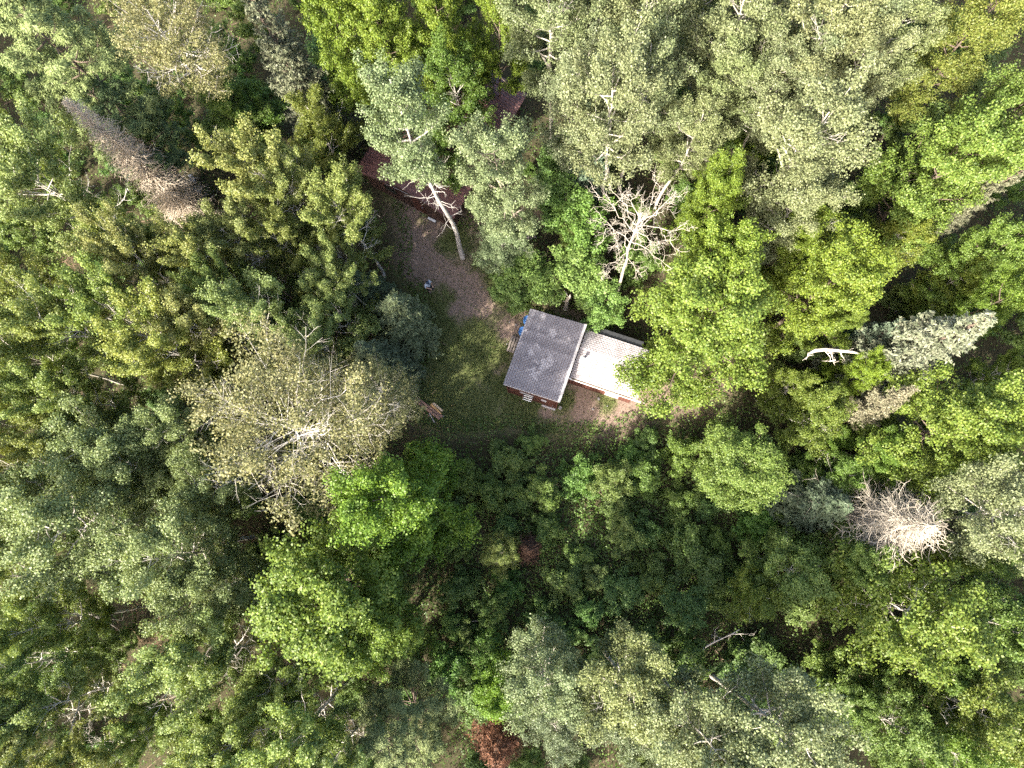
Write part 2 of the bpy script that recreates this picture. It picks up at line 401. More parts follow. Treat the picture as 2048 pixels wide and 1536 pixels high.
def plant(kind, loc, r, h, label, tint=(1, 1, 1), wood=(1, 1, 1), group=None, var=None, lean=None, cat='tree', rz=None):
    v = PROTO[kind][RNG.randrange(len(PROTO[kind])) if var is None else var]
    root = link(NAMES[kind], None, loc=loc)
    root.empty_display_size = 0.3
    rz = RNG.uniform(0, 6.28) if rz is None else rz
    lx, ly = lean if lean else (RNG.gauss(0, 0.025), RNG.gauss(0, 0.025))
    root.rotation_euler = (lx, ly, rz) if lean is None else (Matrix.Rotation(lx, 3, 'X') @ Matrix.Rotation(ly, 3, 'Y') @ Matrix.Rotation(rz, 3, 'Z')).to_euler()
    k = r / v[3]
    root.scale = (k, k, h / v[2])
    t = link('trunk', v[0], root); t.color = (*wood, 1)
    if isinstance(v[1], list):
        for m in v[1]:
            b = link('branch', m, root); b.color = (*wood, 1)
    elif v[1]:
        c = link('crown', v[1], root); c.color = (*tint, 1)
    tag(root, label, cat, group)
    PLACED.append((loc[0], loc[1], r, h))
    return root
def tree(kind, px, py, d, h, label, tint=(1, 1, 1), wood=(1, 1, 1), group=None, var=None, zf=0.68, base=None, cat='tree', wf=1.0):
    """px, py, d: middle and width of the crown in the photo; h in metres"""
    p = at(px, py, h * zf)
    r = d * 0.5 * (CAM_H - h * zf) / FPX * wf
    lean = None
    b = p
    if base:                                           # trunk foot seen in the photo: the tree leans from there
        b = at(*base, 0)
        lean = (-math.atan2(p.y - b.y, h * zf), math.atan2(p.x - b.x, h * zf))
    return plant(kind, (b.x, b.y, 0), r, h, label, tint, wood, group, var, lean, cat)

# ------------------------------------------------------------------ ground
CLEAR = [at(*p) for p in [(775, 372), (800, 470), (795, 545), (838, 610), (845, 690), (818, 745), (832, 845), (905, 868), (1010, 856), (1105, 868), (1215, 868), (1300, 842), (1460, 800), (1440, 770), (1300, 740), (1180, 640), (1062, 612), (1030, 540), (1012, 470), (1075, 440), (1065, 420), (960, 440), (900, 430)]]
def in_poly(X, Y, poly):
    ins = np.zeros(X.shape, bool)
    n = len(poly)
    for i in range(n):
        x1, y1 = poly[i].x, poly[i].y; x2, y2 = poly[(i + 1) % n].x, poly[(i + 1) % n].y
        c = ((y1 > Y) != (y2 > Y)) & (X < (x2 - x1) * (Y - y1) / (y2 - y1 + 1e-12) + x1)
        ins ^= c
    return ins
def poly_dist(X, Y, poly):
    d = np.full(X.shape, 1e9); n = len(poly)
    for i in range(n):
        a, b = np.array(poly[i][:2]), np.array(poly[(i + 1) % n][:2])
        ab = b - a; t = np.clip(((X - a[0]) * ab[0] + (Y - a[1]) * ab[1]) / (ab @ ab), 0, 1)
        d = np.minimum(d, np.hypot(X - a[0] - t * ab[0], Y - a[1] - t * ab[1]))
    return d
def wav(X, Y, s, k=0.0):
    return (np.sin(X * s * 1.3 + k + 1.7 * np.sin(Y * s * 0.9 + k)) + np.sin(Y * s * 1.1 - k * 2 + 1.3 * np.sin(X * s * 1.7 + 2.1)) + np.sin((X + Y) * s * 0.8 + k * 3)) / 3
DIRT = [((815, 430), 26), ((830, 490), 34), ((845, 530), 30), ((935, 572), 40), ((968, 610), 26), ((905, 620), 22), ((880, 545), 24), ((1290, 790), 44), ((1380, 785), 50), ((1250, 838), 40), ((1180, 810), 22), ((1165, 830), 20), ((880, 455), 30), ((1000, 500), 24), ((1040, 600), 22), ((1025, 655), 18), ((1080, 430), 26), ((990, 740), 16), ((1090, 830), 18), ((940, 420), 30)]
GRASS = [((900, 690), 60), ((930, 760), 60), ((870, 620), 40), ((880, 800), 45), ((960, 830), 60), ((1000, 560), 40), ((900, 480), 34), ((1040, 830), 30), ((960, 690), 40), ((860, 720), 30), ((1225, 800), 24), ((1140, 800), 20)]
def grass_mask(X, Y):
    g = np.full(X.shape, 0.56) + 0.30 * wav(X, Y, 1.3, 0.4) + 0.22 * wav(X, Y, 3.1, 2.0)
    for blobs, s in ((DIRT, -0.58), (GRASS, 0.40)):
        for (px, py), r in blobs:
            c = at(px, py); rr = r / 31.0
            g = g + s * np.exp(-((X - c.x) ** 2 + (Y - c.y) ** 2) / (rr * rr))
    return np.clip(g, 0, 1)
ax_x = np.concatenate([[-600, -300, -150, -90, -65], np.arange(-50, 45.1, 0.4), [60, 90, 150, 300, 600]])
ax_y = np.concatenate([[-600, -300, -150, -80, -45], np.arange(-28, 50.1, 0.4), [65, 90, 150, 300, 600]])
GX, GY = np.meshgrid(ax_x, ax_y)
CL = in_poly(GX, GY, CLEAR); CD = poly_dist(GX, GY, CLEAR)
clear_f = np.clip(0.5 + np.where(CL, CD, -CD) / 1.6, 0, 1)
GZ = -0.03 + 0.03 * wav(GX, GY, 0.9) + 0.02 * wav(GX, GY, 2.7, 1.0)
nx, ny = len(ax_x), len(ax_y)
ii = (np.arange(ny - 1)[:, None] * nx + np.arange(nx - 1)[None, :])
gq = np.stack([ii, ii + 1, ii + nx + 1, ii + nx], -1).reshape(-1, 4)
m, nt, b, N, L = newmat('forest_ground')
at_c = N('ShaderNodeAttribute'); at_c.attribute_name = 'clearing'
at_g = N('ShaderNodeAttribute'); at_g.attribute_name = 'grass'
tc = N('ShaderNodeTexCoord')
def nz(scale, detail=8, rough=0.6):
    n = N('ShaderNodeTexNoise'); n.inputs['Scale'].default_value = scale; n.inputs['Detail'].default_value = detail; n.inputs['Roughness'].default_value = rough
    L(tc.outputs['Object'], n.inputs['Vector']); return n
n1, n2, n3 = nz(3.0), nz(14.0), nz(0.8)
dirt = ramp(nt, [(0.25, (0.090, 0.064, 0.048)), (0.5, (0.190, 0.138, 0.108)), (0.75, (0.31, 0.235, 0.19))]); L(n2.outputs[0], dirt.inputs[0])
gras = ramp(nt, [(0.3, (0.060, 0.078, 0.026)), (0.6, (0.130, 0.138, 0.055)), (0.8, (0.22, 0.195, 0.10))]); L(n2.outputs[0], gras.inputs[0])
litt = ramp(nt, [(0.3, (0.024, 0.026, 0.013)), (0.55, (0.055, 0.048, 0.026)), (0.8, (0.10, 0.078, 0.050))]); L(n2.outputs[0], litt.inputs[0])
def mixc(f, a, c):
    x = N('ShaderNodeMix'); x.data_type = 'RGBA'; L(f, x.inputs[0]); L(a, x.inputs[6]); L(c, x.inputs[7]); return x.outputs[2]
fa = N('ShaderNodeMath'); fa.operation = 'ADD'; L(at_g.outputs['Fac'], fa.inputs[0])
fb = N('ShaderNodeMath'); fb.operation = 'MULTIPLY_ADD'; fb.inputs[1].default_value = 0.9; fb.inputs[2].default_value = -0.45; L(n1.outputs[0], fb.inputs[0])
L(fb.outputs[0], fa.inputs[1])
fr = ramp(nt, [(0.28, (0, 0, 0)), (0.74, (1, 1, 1))]); L(fa.outputs[0], fr.inputs[0])
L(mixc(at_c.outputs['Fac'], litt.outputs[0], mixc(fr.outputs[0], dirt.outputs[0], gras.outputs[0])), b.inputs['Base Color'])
b.inputs['Roughness'].default_value = 0.95; b.inputs['Specular IOR Level'].default_value = 0.1
bp = N('ShaderNodeBump'); bp.inputs['Strength'].default_value = 0.7; bp.inputs['Distance'].default_value = 0.05
L(n2.outputs[0], bp.inputs['Height']); L(bp.outputs[0], b.inputs['Normal'])
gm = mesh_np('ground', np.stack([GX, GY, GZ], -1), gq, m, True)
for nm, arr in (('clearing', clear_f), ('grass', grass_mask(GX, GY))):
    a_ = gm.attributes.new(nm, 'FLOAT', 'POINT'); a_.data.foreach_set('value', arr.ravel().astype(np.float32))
tag(link('ground', gm), 'reddish dirt and patchy grass forest floor', None, None, 'structure')

# ------------------------------------------------------------------ boxes and boards
def box_mesh(name, sx, sy, sz, mat, bev=0.0, org=(0, 0, 0)):
    bm = bmesh.new(); bmesh.ops.create_cube(bm, size=1)
    for v in bm.verts: v.co = Vector((v.co.x * sx + org[0], v.co.y * sy + org[1], v.co.z * sz + org[2]))
    if bev: bmesh.ops.bevel(bm, geom=bm.edges[:], offset=bev, segments=1, affect='EDGES')
    me = bpy.data.meshes.new(name); bm.to_mesh(me); bm.free(); me.materials.append(mat); return me
def poly_mesh(name, pts, faces, mat):
    me = bpy.data.meshes.new(name); me.from_pydata([tuple(p) for p in pts], [], faces); me.update(); me.materials.append(mat); return me
def slab(name, quad, th, mat):
    """a board between four top corners, th thick downward"""
    p = [Vector(q) for q in quad]; n = (p[1] - p[0]).cross(p[3] - p[0]).normalized()
    pts = p + [q - n * th for q in p]
    return poly_mesh(name, pts, [(0, 1, 2, 3), (7, 6, 5, 4), (0, 4, 5, 1), (1, 5, 6, 2), (2, 6, 7, 3), (3, 7, 4, 0)], mat)
def lathe(name, prof, mat, k=20, smooth=True):
    p = np.array(prof); th = np.arange(k) * 2 * math.pi / k
    v = np.stack([p[:, 0, None] * np.cos(th), p[:, 0, None] * np.sin(th), np.repeat(p[:, 1, None], k, 1)], -1).reshape(-1, 3)
    i = np.arange(len(p) - 1)[:, None] * k; j = np.arange(k)[None, :]; j2 = (j + 1) % k
    return mesh_np(name, v, np.stack([i + j, i + j2, i + k + j2, i + k + j], -1).reshape(-1, 4), mat, smooth)

wall_red = noise_mat('stained_siding', [(0.25, (0.052, 0.022, 0.017)), (0.55, (0.105, 0.042, 0.030)), (0.8, (0.20, 0.080, 0.050))], 3.5, 0.75, 0.3, 20, (2, 2, 0.6), island=0.25)
wall_dark = noise_mat('dark_siding', [(0.3, (0.045, 0.026, 0.020)), (0.7, (0.105, 0.058, 0.042))], 3, 0.8, 0.3, 20, (2, 2, 0.5))
white_trim = noise_mat('white_trim', [(0.3, (0.55, 0.54, 0.52)), (0.6, (0.74, 0.74, 0.73))], 8, 0.55)
grey_trim = noise_mat('grey_trim', [(0.3, (0.30, 0.28, 0.27)), (0.7, (0.46, 0.44, 0.43))], 8, 0.7)
glass_dark = noise_mat('dark_glass', [(0.4, (0.015, 0.017, 0.018)), (0.6, (0.03, 0.033, 0.035))], 2, 0.12, spec=0.6)
metal_grey = noise_mat('galvanised_metal', [(0.3, (0.32, 0.33, 0.34)), (0.7, (0.48, 0.49, 0.50))], 6, 0.45, spec=0.5)
metal_dark = noise_mat('sooty_metal', [(0.3, (0.05, 0.05, 0.052)), (0.7, (0.10, 0.10, 0.10))], 6, 0.6)

def shingle_mat(name, dark, mid, lite, worn, patches, z0=3.23, zs=0.128):
    """grey shingles; patches: worn pale areas (x, y, radius) in roof coordinates"""
    m, nt, b, N, L = newmat(name)
    tc = N('ShaderNodeTexCoord'); g = N('ShaderNodeNewGeometry')
    n = N('ShaderNodeTexNoise'); n.inputs['Scale'].default_value = 3; n.inputs['Detail'].default_value = 8; n.inputs['Roughness'].default_value = 0.7
    L(tc.outputs['Object'], n.inputs['Vector'])
    ma = N('ShaderNodeMath'); ma.operation = 'MULTIPLY_ADD'; ma.inputs[1].default_value = 0.42
    L(g.outputs['Random Per Island'], ma.inputs[0]); L(n.outputs[0], ma.inputs[2])
    r = ramp(nt, [(0.35, dark), (0.70, mid), (1.0, lite)]); L(ma.outputs[0], r.inputs[0])
    out = r.outputs[0]
    if patches:
        n2 = N('ShaderNodeTexNoise'); n2.inputs['Scale'].default_value = 4.0; n2.inputs['Detail'].default_value = 4
        L(tc.outputs['Object'], n2.inputs['Vector'])
        acc = None
        for (x, y, rad) in patches:
            d = N('ShaderNodeVectorMath'); d.operation = 'DISTANCE'; L(tc.outputs['Object'], d.inputs[0]); d.inputs[1].default_value = (x, y, z0 + x * zs)
            s = N('ShaderNodeMath'); s.operation = 'MULTIPLY_ADD'; s.inputs[1].default_value = -1 / rad; s.inputs[2].default_value = 1.0
            L(d.outputs['Value'], s.inputs[0])
            if acc is None: acc = s.outputs[0]
            else:
                mxx = N('ShaderNodeMath'); mxx.operation = 'MAXIMUM'; L(acc, mxx.inputs[0]); L(s.outputs[0], mxx.inputs[1]); acc = mxx.outputs[0]
        ad = N('ShaderNodeMath'); ad.operation = 'MULTIPLY_ADD'; ad.inputs[1].default_value = 3.6; L(n2.outputs[0], ad.inputs[0]); L(acc, ad.inputs[2])
        rr = ramp(nt, [(0.0, (0, 0, 0)), (1.0, (1, 1, 1))])
        mr = N('ShaderNodeMapRange'); mr.inputs[1].default_value = 2.05; mr.inputs[2].default_value = 2.2; L(ad.outputs[0], mr.inputs[0])
        L(mr.outputs[0], rr.inputs[0])
        x = N('ShaderNodeMix'); x.data_type = 'RGBA'; L(rr.outputs[0], x.inputs[0]); L(out, x.inputs[6]); x.inputs[7].default_value = (*worn, 1); out = x.outputs[2]
    L(out, b.inputs['Base Color']); b.inputs['Roughness'].default_value = 0.8; b.inputs['Specular IOR Level'].default_value = 0.35
    n3 = N('ShaderNodeTexNoise'); n3.inputs['Scale'].default_value = 60; L(tc.outputs['Object'], n3.inputs['Vector'])
    bp = N('ShaderNodeBump'); bp.inputs['Strength'].default_value = 0.4; bp.inputs['Distance'].default_value = 0.01
    L(n3.outputs[0], bp.inputs['Height']); L(bp.outputs[0], b.inputs['Normal'])
    return m

def shingle_slope(parent, eave0, eave1, ridge0, ridge1, mat, expo=0.14, tab=0.20):
    """courses of separate tabs laid from eave to ridge, every course a part; coordinates in parent's space"""
    e0, e1, r0, r1 = map(Vector, (eave0, eave1, ridge0, ridge1))
    up = r0 - e0; ln = (e1 - e0).length; h = up.length
    ux = (e1 - e0).normalized(); uy = up.normalized(); n = ux.cross(uy).normalized()
    if n.z < 0: n = -n
    nc = int(round(h / expo)); expo = h / nc
    rr = random.Random(int(ln * 1000))
    for c in range(nc):
        bm = bmesh.new()
        off = -(c % 2) * tab / 2
        x = off
        while x < ln - 0.01:
            a, b2 = max(0.0, x + 0.011), min(ln, x + tab - 0.011)
            x += tab
            if b2 - a < 0.03: continue
            y0 = c * expo + rr.uniform(-0.004, 0.004); y1 = min(h, y0 + expo - 0.022)
            t0, t1 = 0.020 + rr.uniform(0, 0.006), 0.003
            q = []
            for (xx, yy, zz) in ((a, y0, t0), (b2, y0, t0), (b2, y1, t1 + 0.001), (a, y1, t1 + 0.001), (a, y0, 0.0), (b2, y0, 0.0)):
                q.append(bm.verts.new(e0 + ux * xx + uy * yy + n * (zz + 0.002)))
            bm.faces.new((q[0], q[1], q[2], q[3])); bm.faces.new((q[4], q[5], q[1], q[0]))
            bm.faces.new((q[0], q[3], q[4])); bm.faces.new((q[1], q[5], q[2]))
        bmesh.ops.recalc_face_normals(bm, faces=bm.faces[:])
        me = bpy.data.meshes.new('shingle_course'); bm.to_mesh(me); bm.free(); me.materials.append(mat)
        link('shingle_course', me, parent)

def board_wall(parent, a, b, z0, z1, mat, wd=0.2, th=0.03, z1b=None):
    """vertical boards side by side from a to b (xy), outer face on the line's outer side"""
    a, b = Vector((*a, 0)), Vector((*b, 0)); d = b - a; n = max(1, round(d.length / wd)); wd = d.length / n
    u = d.normalized(); ang = math.atan2(u.y, u.x)
    z1b = z1 if z1b is None else z1b
    same = abs(z1b - z1) < 1e-6
    shared = box_mesh('board', wd - 0.012, th, z1 - z0, mat, 0.004) if same else None
    for i in range(n):
        f = (i + 0.5) / n; zt = z1 + (z1b - z1) * f
        me = shared or box_mesh('board', wd - 0.012, th, zt - z0, mat, 0.004)
        c = a + d * f
        link('board', me, parent, (c.x, c.y, (z0 + zt) / 2 + RNG.uniform(-0.004, 0.004)), (0, 0, ang))

# ------------------------------------------------------------------ the grey-roofed cabin with its annex
cab = link('cabin', None, loc=(0.19, 9.573, 0), rot=(0, 0, math.radians(-19.3)))
tag(cab, 'small red brown cabin with grey shingle roof and annex roof pale with sunlight', 'cabin')
HX, HY, ZW, ZE = 1.79, 2.51, 3.00, 3.46                     # roof half sizes, west and east heights
shA = shingle_mat('weathered_shingle', (0.100, 0.098, 0.112), (0.150, 0.147, 0.165), (0.205, 0.20, 0.22), (0.27, 0.265, 0.285), [(0.15, -0.55, 0.5), (-0.15, -1.25, 0.45), (0.35, -0.2, 0.35), (-0.6, 0.4, 0.25), (0.0, 1.4, 0.32), (-0.9, -0.1, 0.25)])
shB = shingle_mat('sunlit_shingle', (0.25, 0.225, 0.225), (0.33, 0.305, 0.305), (0.40, 0.38, 0.38), (0.42, 0.41, 0.42), [(4.2, 0.1, 0.7), (5.2, -0.2, 0.5)], 2.8, 0.0)  # annex: same grey shingle, its sunlit brightness put into the colour
roof = link('roof', slab('roof_deck', [(-HX, -HY, ZW), (HX, -HY, ZE), (HX, HY, ZE), (-HX, HY, ZW)], 0.05, wall_dark), cab)
shingle_slope(roof, (-HX - 0.02, HY, ZW), (-HX - 0.02, -HY, ZW), (HX - 0.10, HY, ZE - 0.012), (HX - 0.10, -HY, ZE - 0.012), shA)
link('ridge_trim', slab('ridge_trim', [(HX - 0.13, -HY - 0.02, ZE + 0.02), (HX + 0.02, -HY - 0.02, ZE + 0.038), (HX + 0.02, HY + 0.02, ZE + 0.038), (HX - 0.13, HY + 0.02, ZE + 0.02)], 0.02, grey_trim), roof)
link('fascia', box_mesh('fascia', 0.03, 2 * HY + 0.02, 0.17, grey_trim, 0.005), roof, (HX + 0.017, 0, ZE - 0.07))
link('fascia', slab('fascia', [(-HX, -HY - 0.03, ZW - 0.0), (HX, -HY - 0.03, ZE - 0.0), (HX, -HY - 0.002, ZE - 0.0), (-HX, -HY - 0.002, ZW - 0.0)], 0.12, grey_trim), roof)
wx, wy = HX - 0.18, HY - 0.07
board_wall(cab, (-wx, -wy), (wx, -wy), 0.05, ZW + 0.0, wall_red, 0.22, z1b=ZE - 0.1)
board_wall(cab, (wx, -wy + 0.02), (wx, wy), 0.05, ZE - 0.12, wall_red, 0.22)
board_wall(cab, (-wx, wy), (-wx, -wy + 0.02), 0.05, ZW - 0.07, wall_red, 0.22)
board_wall(cab, (wx, wy), (-wx, wy), 0.05, ZE - 0.1, wall_red, 0.22, z1b=ZW)
link('wall_core', box_mesh('wall_core', 2 * wx - 0.05, 2 * wy - 0.05, 2.8, wall_dark), cab, (0, 0, 1.43))
for sx in (-1, 1):
    link('corner_post', box_mesh('corner_post', 0.09, 0.09, 2.9, wall_red, 0.01), cab, (sx * (wx + 0.01), -wy - 0.005, 1.47))
win = link('window', box_mesh('window', 0.72, 0.05, 0.62, wall_dark, 0.01), cab, (-0.22, -wy - 0.025, 1.75))
link('pane', box_mesh('pane', 0.60, 0.012, 0.50, glass_dark), win, (0, -0.028, 0))
for k in range(3):
    link('awning_slat', box_mesh('awning_slat', 0.56, 0.045, 0.03, white_trim, 0.006), win, (0, -0.09 - 0.115 * k, 0.02 - 0.06 * k), (math.radians(18), 0, 0))
for sx in (-0.31, 0.31):
    link('awning_arm', box_mesh('awning_arm', 0.03, 0.36, 0.03, wall_dark), win, (sx, -0.19, -0.05), (math.radians(28), 0, 0))
link('window_hood', box_mesh('window_hood', 0.86, 0.07, 0.03, grey_trim, 0.005), win, (-0.1, -0.05, 0.45))
door = link('door', box_mesh('door', 0.80, 0.045, 1.85, wall_red, 0.008), cab, (1.05, -wy - 0.03, 1.0))
link('door_hood', box_mesh('door_hood', 0.34, 0.09, 0.03, grey_trim), door, (-0.26, -0.05, 0.98))
link('handle', box_mesh('handle', 0.03, 0.06, 0.10, metal_grey, 0.008), door, (0.30, -0.05, 0.0))
link('sill', box_mesh('sill', 0.92, 0.14, 0.06, grey_trim, 0.01), cab, (1.12, -wy - 0.09, 0.05))
link('downpipe', lathe('downpipe', [(0.0, 0), (0.09, 0), (0.10, 0.28), (0.075, 0.28), (0.075, 0.05), (0.0, 0.05)], grey_trim), cab, (wx + 0.24, -wy + 0.1, 0.0))
# annex
AX0, AX1, AY0, AY1, AYR, ZEV, ZRG = HX + 0.06, 6.06, -0.68, 2.43, 1.2, 2.58, 3.0
ann = link('annex_roof', slab('annex_deck', [(AX0, AY0, ZEV), (AX1, AY0, ZEV), (AX1, AYR, ZRG), (AX0, AYR, ZRG)], 0.05, wall_dark), cab)
link('annex_deck', slab('annex_deck_north', [(AX0, AYR, ZRG - 0.002), (AX1, AYR, ZRG - 0.002), (AX1, AY1, ZEV), (AX0, AY1, ZEV)], 0.05, wall_dark), ann)
shingle_slope(ann, (AX0, AY0 - 0.02, ZEV), (AX1 + 0.03, AY0 - 0.02, ZEV), (AX0, AYR, ZRG), (AX1 + 0.03, AYR, ZRG), shB)
shingle_slope(ann, (AX1 + 0.03, AY1 + 0.02, ZEV), (AX0, AY1 + 0.02, ZEV), (AX1 + 0.03, AYR, ZRG), (AX0, AYR, ZRG), shB)
link('ridge_cap', slab('ridge_cap', [(AX0, AYR - 0.10, ZRG - 0.012), (AX1 + 0.04, AYR - 0.10, ZRG - 0.012), (AX1 + 0.04, AYR + 0.004, ZRG + 0.024), (AX0, AYR + 0.004, ZRG + 0.024)], 0.008, shB), ann)
link('north_strip', slab('north_strip', [(AX0 + 0.05, AY1 + 0.05, ZEV - 0.10), (AX1 - 0.6, AY1 + 0.05, ZEV - 0.10), (AX1 - 0.6, AY1 + 0.50, ZEV - 0.24), (AX0 + 0.05, AY1 + 0.50, ZEV - 0.24)], 0.04, noise_mat('dark_roofing', [(0.3, (0.03, 0.032, 0.035)), (0.7, (0.06, 0.062, 0.066))], 5, 0.8)), ann)  # near-black strip of roofing beyond the north eave
g1 = Wood(); g1.tube([(AX0 - 0.02, AY0 - 0.08, ZEV - 0.05), (AX1 + 0.34, AY0 - 0.08, ZEV - 0.05)], 0.035, 8)
gut = link('gutter', box_mesh('gutter', AX1 - AX0 + 0.42, 0.10, 0.09, white_trim, 0.02), ann, ((AX0 + AX1) / 2 + 0.17, AY0 - 0.09, ZEV - 0.06))
link('gutter_litter', box_mesh('gutter_litter', AX1 - AX0 - 0.3, 0.06, 0.02, noise_mat('gutter_litter', [(0.35, (0.05, 0.045, 0.02)), (0.65, (0.20, 0.17, 0.10))], 18, 0.95, 0.8), 0.008), gut, (-0.2, 0.01, 0.046))
link('edge_trim', slab('edge_trim', [(AX1 + 0.03, AY0, ZEV + 0.02), (AX1 + 0.07, AY0, ZEV + 0.02), (AX1 + 0.07, AYR, ZRG + 0.02), (AX1 + 0.03, AYR, ZRG + 0.02)], 0.10, white_trim), ann)
ay0 = AY0 + 0.10; ax1 = AX1 - 0.17
board_wall(cab, (wx + 0.06, ay0), (ax1, ay0), 0.05, ZEV - 0.03, wall_red, 0.2)
board_wall(cab, (ax1, ay0 + 0.03), (ax1, AY1 - 0.14), 0.05, ZEV - 0.06, wall_red, 0.2)
board_wall(cab, (ax1, AY1 - 0.14), (wx + 0.06, AY1 - 0.14), 0.05, ZEV - 0.03, wall_red, 0.2)
link('wall_core', box_mesh('wall_core', ax1 - wx - 0.12, AY1 - 0.14 - ay0 - 0.06, 2.45, wall_dark), cab, ((ax1 + wx + 0.06) / 2, (ay0 + AY1 - 0.14) / 2, 1.26))
aw = link('window', box_mesh('annex_window', 0.78, 0.06, 0.74, white_trim, 0.012), cab, (4.62, ay0 - 0.04, 1.75))
link('pane', box_mesh('annex_pane', 0.66, 0.014, 0.60, glass_dark), aw, (0, -0.036, 0))
link('awning', slab('awning', [(-0.42, -0.30, 0.20), (0.42, -0.30, 0.20), (0.42, -0.02, 0.40), (-0.42, -0.02, 0.40)], 0.025, grey_trim), aw)
# stove pipe on the annex roof
zr = ZEV + (0.62 - AY0) / (AYR - AY0) * (ZRG - ZEV)
fl = link('flashing', slab('flashing', [(-0.22, -0.22, 0.03), (0.22, -0.22, 0.03), (0.22, 0.22, 0.03 + 0.44 * 0.21), (-0.22, 0.22, 0.03 + 0.44 * 0.21)], 0.012, noise_mat('flashing_metal', [(0.3, (0.42, 0.47, 0.47)), (0.7, (0.58, 0.62, 0.62))], 5, 0.5)), ann, (AX0 + 0.42, 0.50, zr - 0.09))
sp = link('stove_pipe', lathe('stove_pipe', [(0.0, 0), (0.075, 0), (0.075, 0.52), (0.065, 0.52), (0.0, 0.50)], metal_grey), ann, (AX0 + 0.42, 0.50, zr - 0.06))
link('pipe_cap', lathe('pipe_cap', [(0.13, 0.56), (0.13, 0.58), (0.07, 0.66), (0.0, 0.68), (0.0, 0.56), (0.13, 0.56)], metal_grey), sp)

# ------------------------------------------------------------------ the brown metal-roofed lodge
lod = link('lodge', None, loc=(-8.98, 20.44, 0), rot=(0, 0, math.radians(-28.6)))
tag(lod, 'dark brown lodge with ribbed brown metal roof under tall trees', 'house')
LX, LY, ZL, ZR = 3.66, 10.1, 2.45, 3.55
rib_brown = noise_mat('brown_metal_roof', [(0.3, (0.085, 0.040, 0.036)), (0.7, (0.135, 0.066, 0.058))], 2.5, 0.45, spec=0.5)
deck = link('roof', slab('lodge_deck', [(-LX, 0, ZL - 0.03), (0, 0, ZR - 0.03), (0, LY, ZR - 0.03), (-LX, LY, ZL - 0.03)], 0.06, wall_dark), lod)
link('roof_deck', slab('lodge_deck_east', [(0, 0, ZR - 0.032), (LX, 0, ZL - 0.03), (LX, LY, ZL - 0.03), (0, LY, ZR - 0.032)], 0.06, wall_dark), deck)
def ribbed(width):
    """one metal sheet: local x along the slope (unit length), y across, ribs raised in z"""
    ys, zs = [0], [0.0]
    nr = 4; s = width / nr
    for k in range(nr):
        c = (k + 0.5) * s
        for o, z in ((-0.045, 0.0), (-0.022, 0.032), (0.022, 0.032), (0.045, 0.0)): ys.append(c + o); zs.append(z)
    ys.append(width - 0.004); zs.append(0.0)
    v = [(x, y, z) for x in (0.0, 1.0) for y, z in zip(ys, zs)]; n = len(ys)
    return poly_mesh('roof_sheet', v, [(i, i + 1, n + i + 1, n + i) for i in range(n - 1)], rib_brown)
sheet = ribbed(LY / 11)
sl_len = math.hypot(LX, ZR - ZL)
for side in (-1, 1):
    for k in range(11):
        o = link('roof_sheet', sheet, deck)
        ang = math.atan2(ZL - ZR, LX)
        R_ = Matrix.Translation((0, k * LY / 11, ZR + 0.004 + 0.002 * (k % 2))) @ (Matrix.Scale(-1, 4, (1, 0, 0)) if side < 0 else Matrix.Identity(4)) @ Matrix.Rotation(-ang, 4, 'Y') @ Matrix.Scale(sl_len + 0.06, 4, (1, 0, 0))
        o.matrix_local = R_
link('ridge_cap', poly_mesh('lodge_ridge', [(-0.2, -0.03, ZR - 0.02), (0, -0.03, ZR + 0.055), (0.2, -0.03, ZR - 0.02), (-0.2, LY + 0.03, ZR - 0.02), (0, LY + 0.03, ZR + 0.055), (0.2, LY + 0.03, ZR - 0.02)], [(0, 1, 4, 3), (1, 2, 5, 4)], rib_brown), deck)
for side in (-1, 1):
    link('barge_board', slab('barge_board', [(side * LX, -0.04, ZL - 0.0), (0, -0.04, ZR - 0.0), (0, -0.005, ZR - 0.0), (side * LX, -0.005, ZL - 0.0)] if side < 0 else [(0, -0.04, ZR), (LX, -0.04, ZL), (LX, -0.005, ZL), (0, -0.005, ZR)], 0.15, wall_dark), deck)
lw, l0 = LX - 0.4, 0.35
board_wall(lod, (-lw, l0), (0, l0), 0.05, ZL + 0.05, wall_dark, 0.24, z1b=ZR - 0.12)
board_wall(lod, (0, l0), (lw, l0), 0.05, ZR - 0.12, wall_dark, 0.24, z1b=ZL + 0.05)
board_wall(lod, (lw, l0 + 0.02), (lw, LY - 0.35), 0.05, ZL - 0.02, wall_dark, 0.3)
board_wall(lod, (-lw, LY - 0.35), (-lw, l0 + 0.02), 0.05, ZL - 0.02, wall_dark, 0.3)
link('wall_core', box_mesh('wall_core', 2 * lw - 0.06, LY - 0.76, 2.3, wall_dark), lod, (0, LY / 2, 1.17))
lwin = link('window', box_mesh('lodge_window', 1.1, 0.05, 0.9, wall_red, 0.01), lod, (-1.4, l0 - 0.03, 1.4))
link('pane', box_mesh('lodge_pane', 0.96, 0.012, 0.76, glass_dark), lwin, (0, -0.03, 0))
ldoor = link('door', box_mesh('lodge_door', 0.85, 0.05, 1.95, wall_red, 0.01), lod, (0.7, l0 - 0.03, 1.05))
link('handle', box_mesh('handle', 0.03, 0.06, 0.1, metal_grey, 0.008), ldoor, (0.32, -0.05, 0))
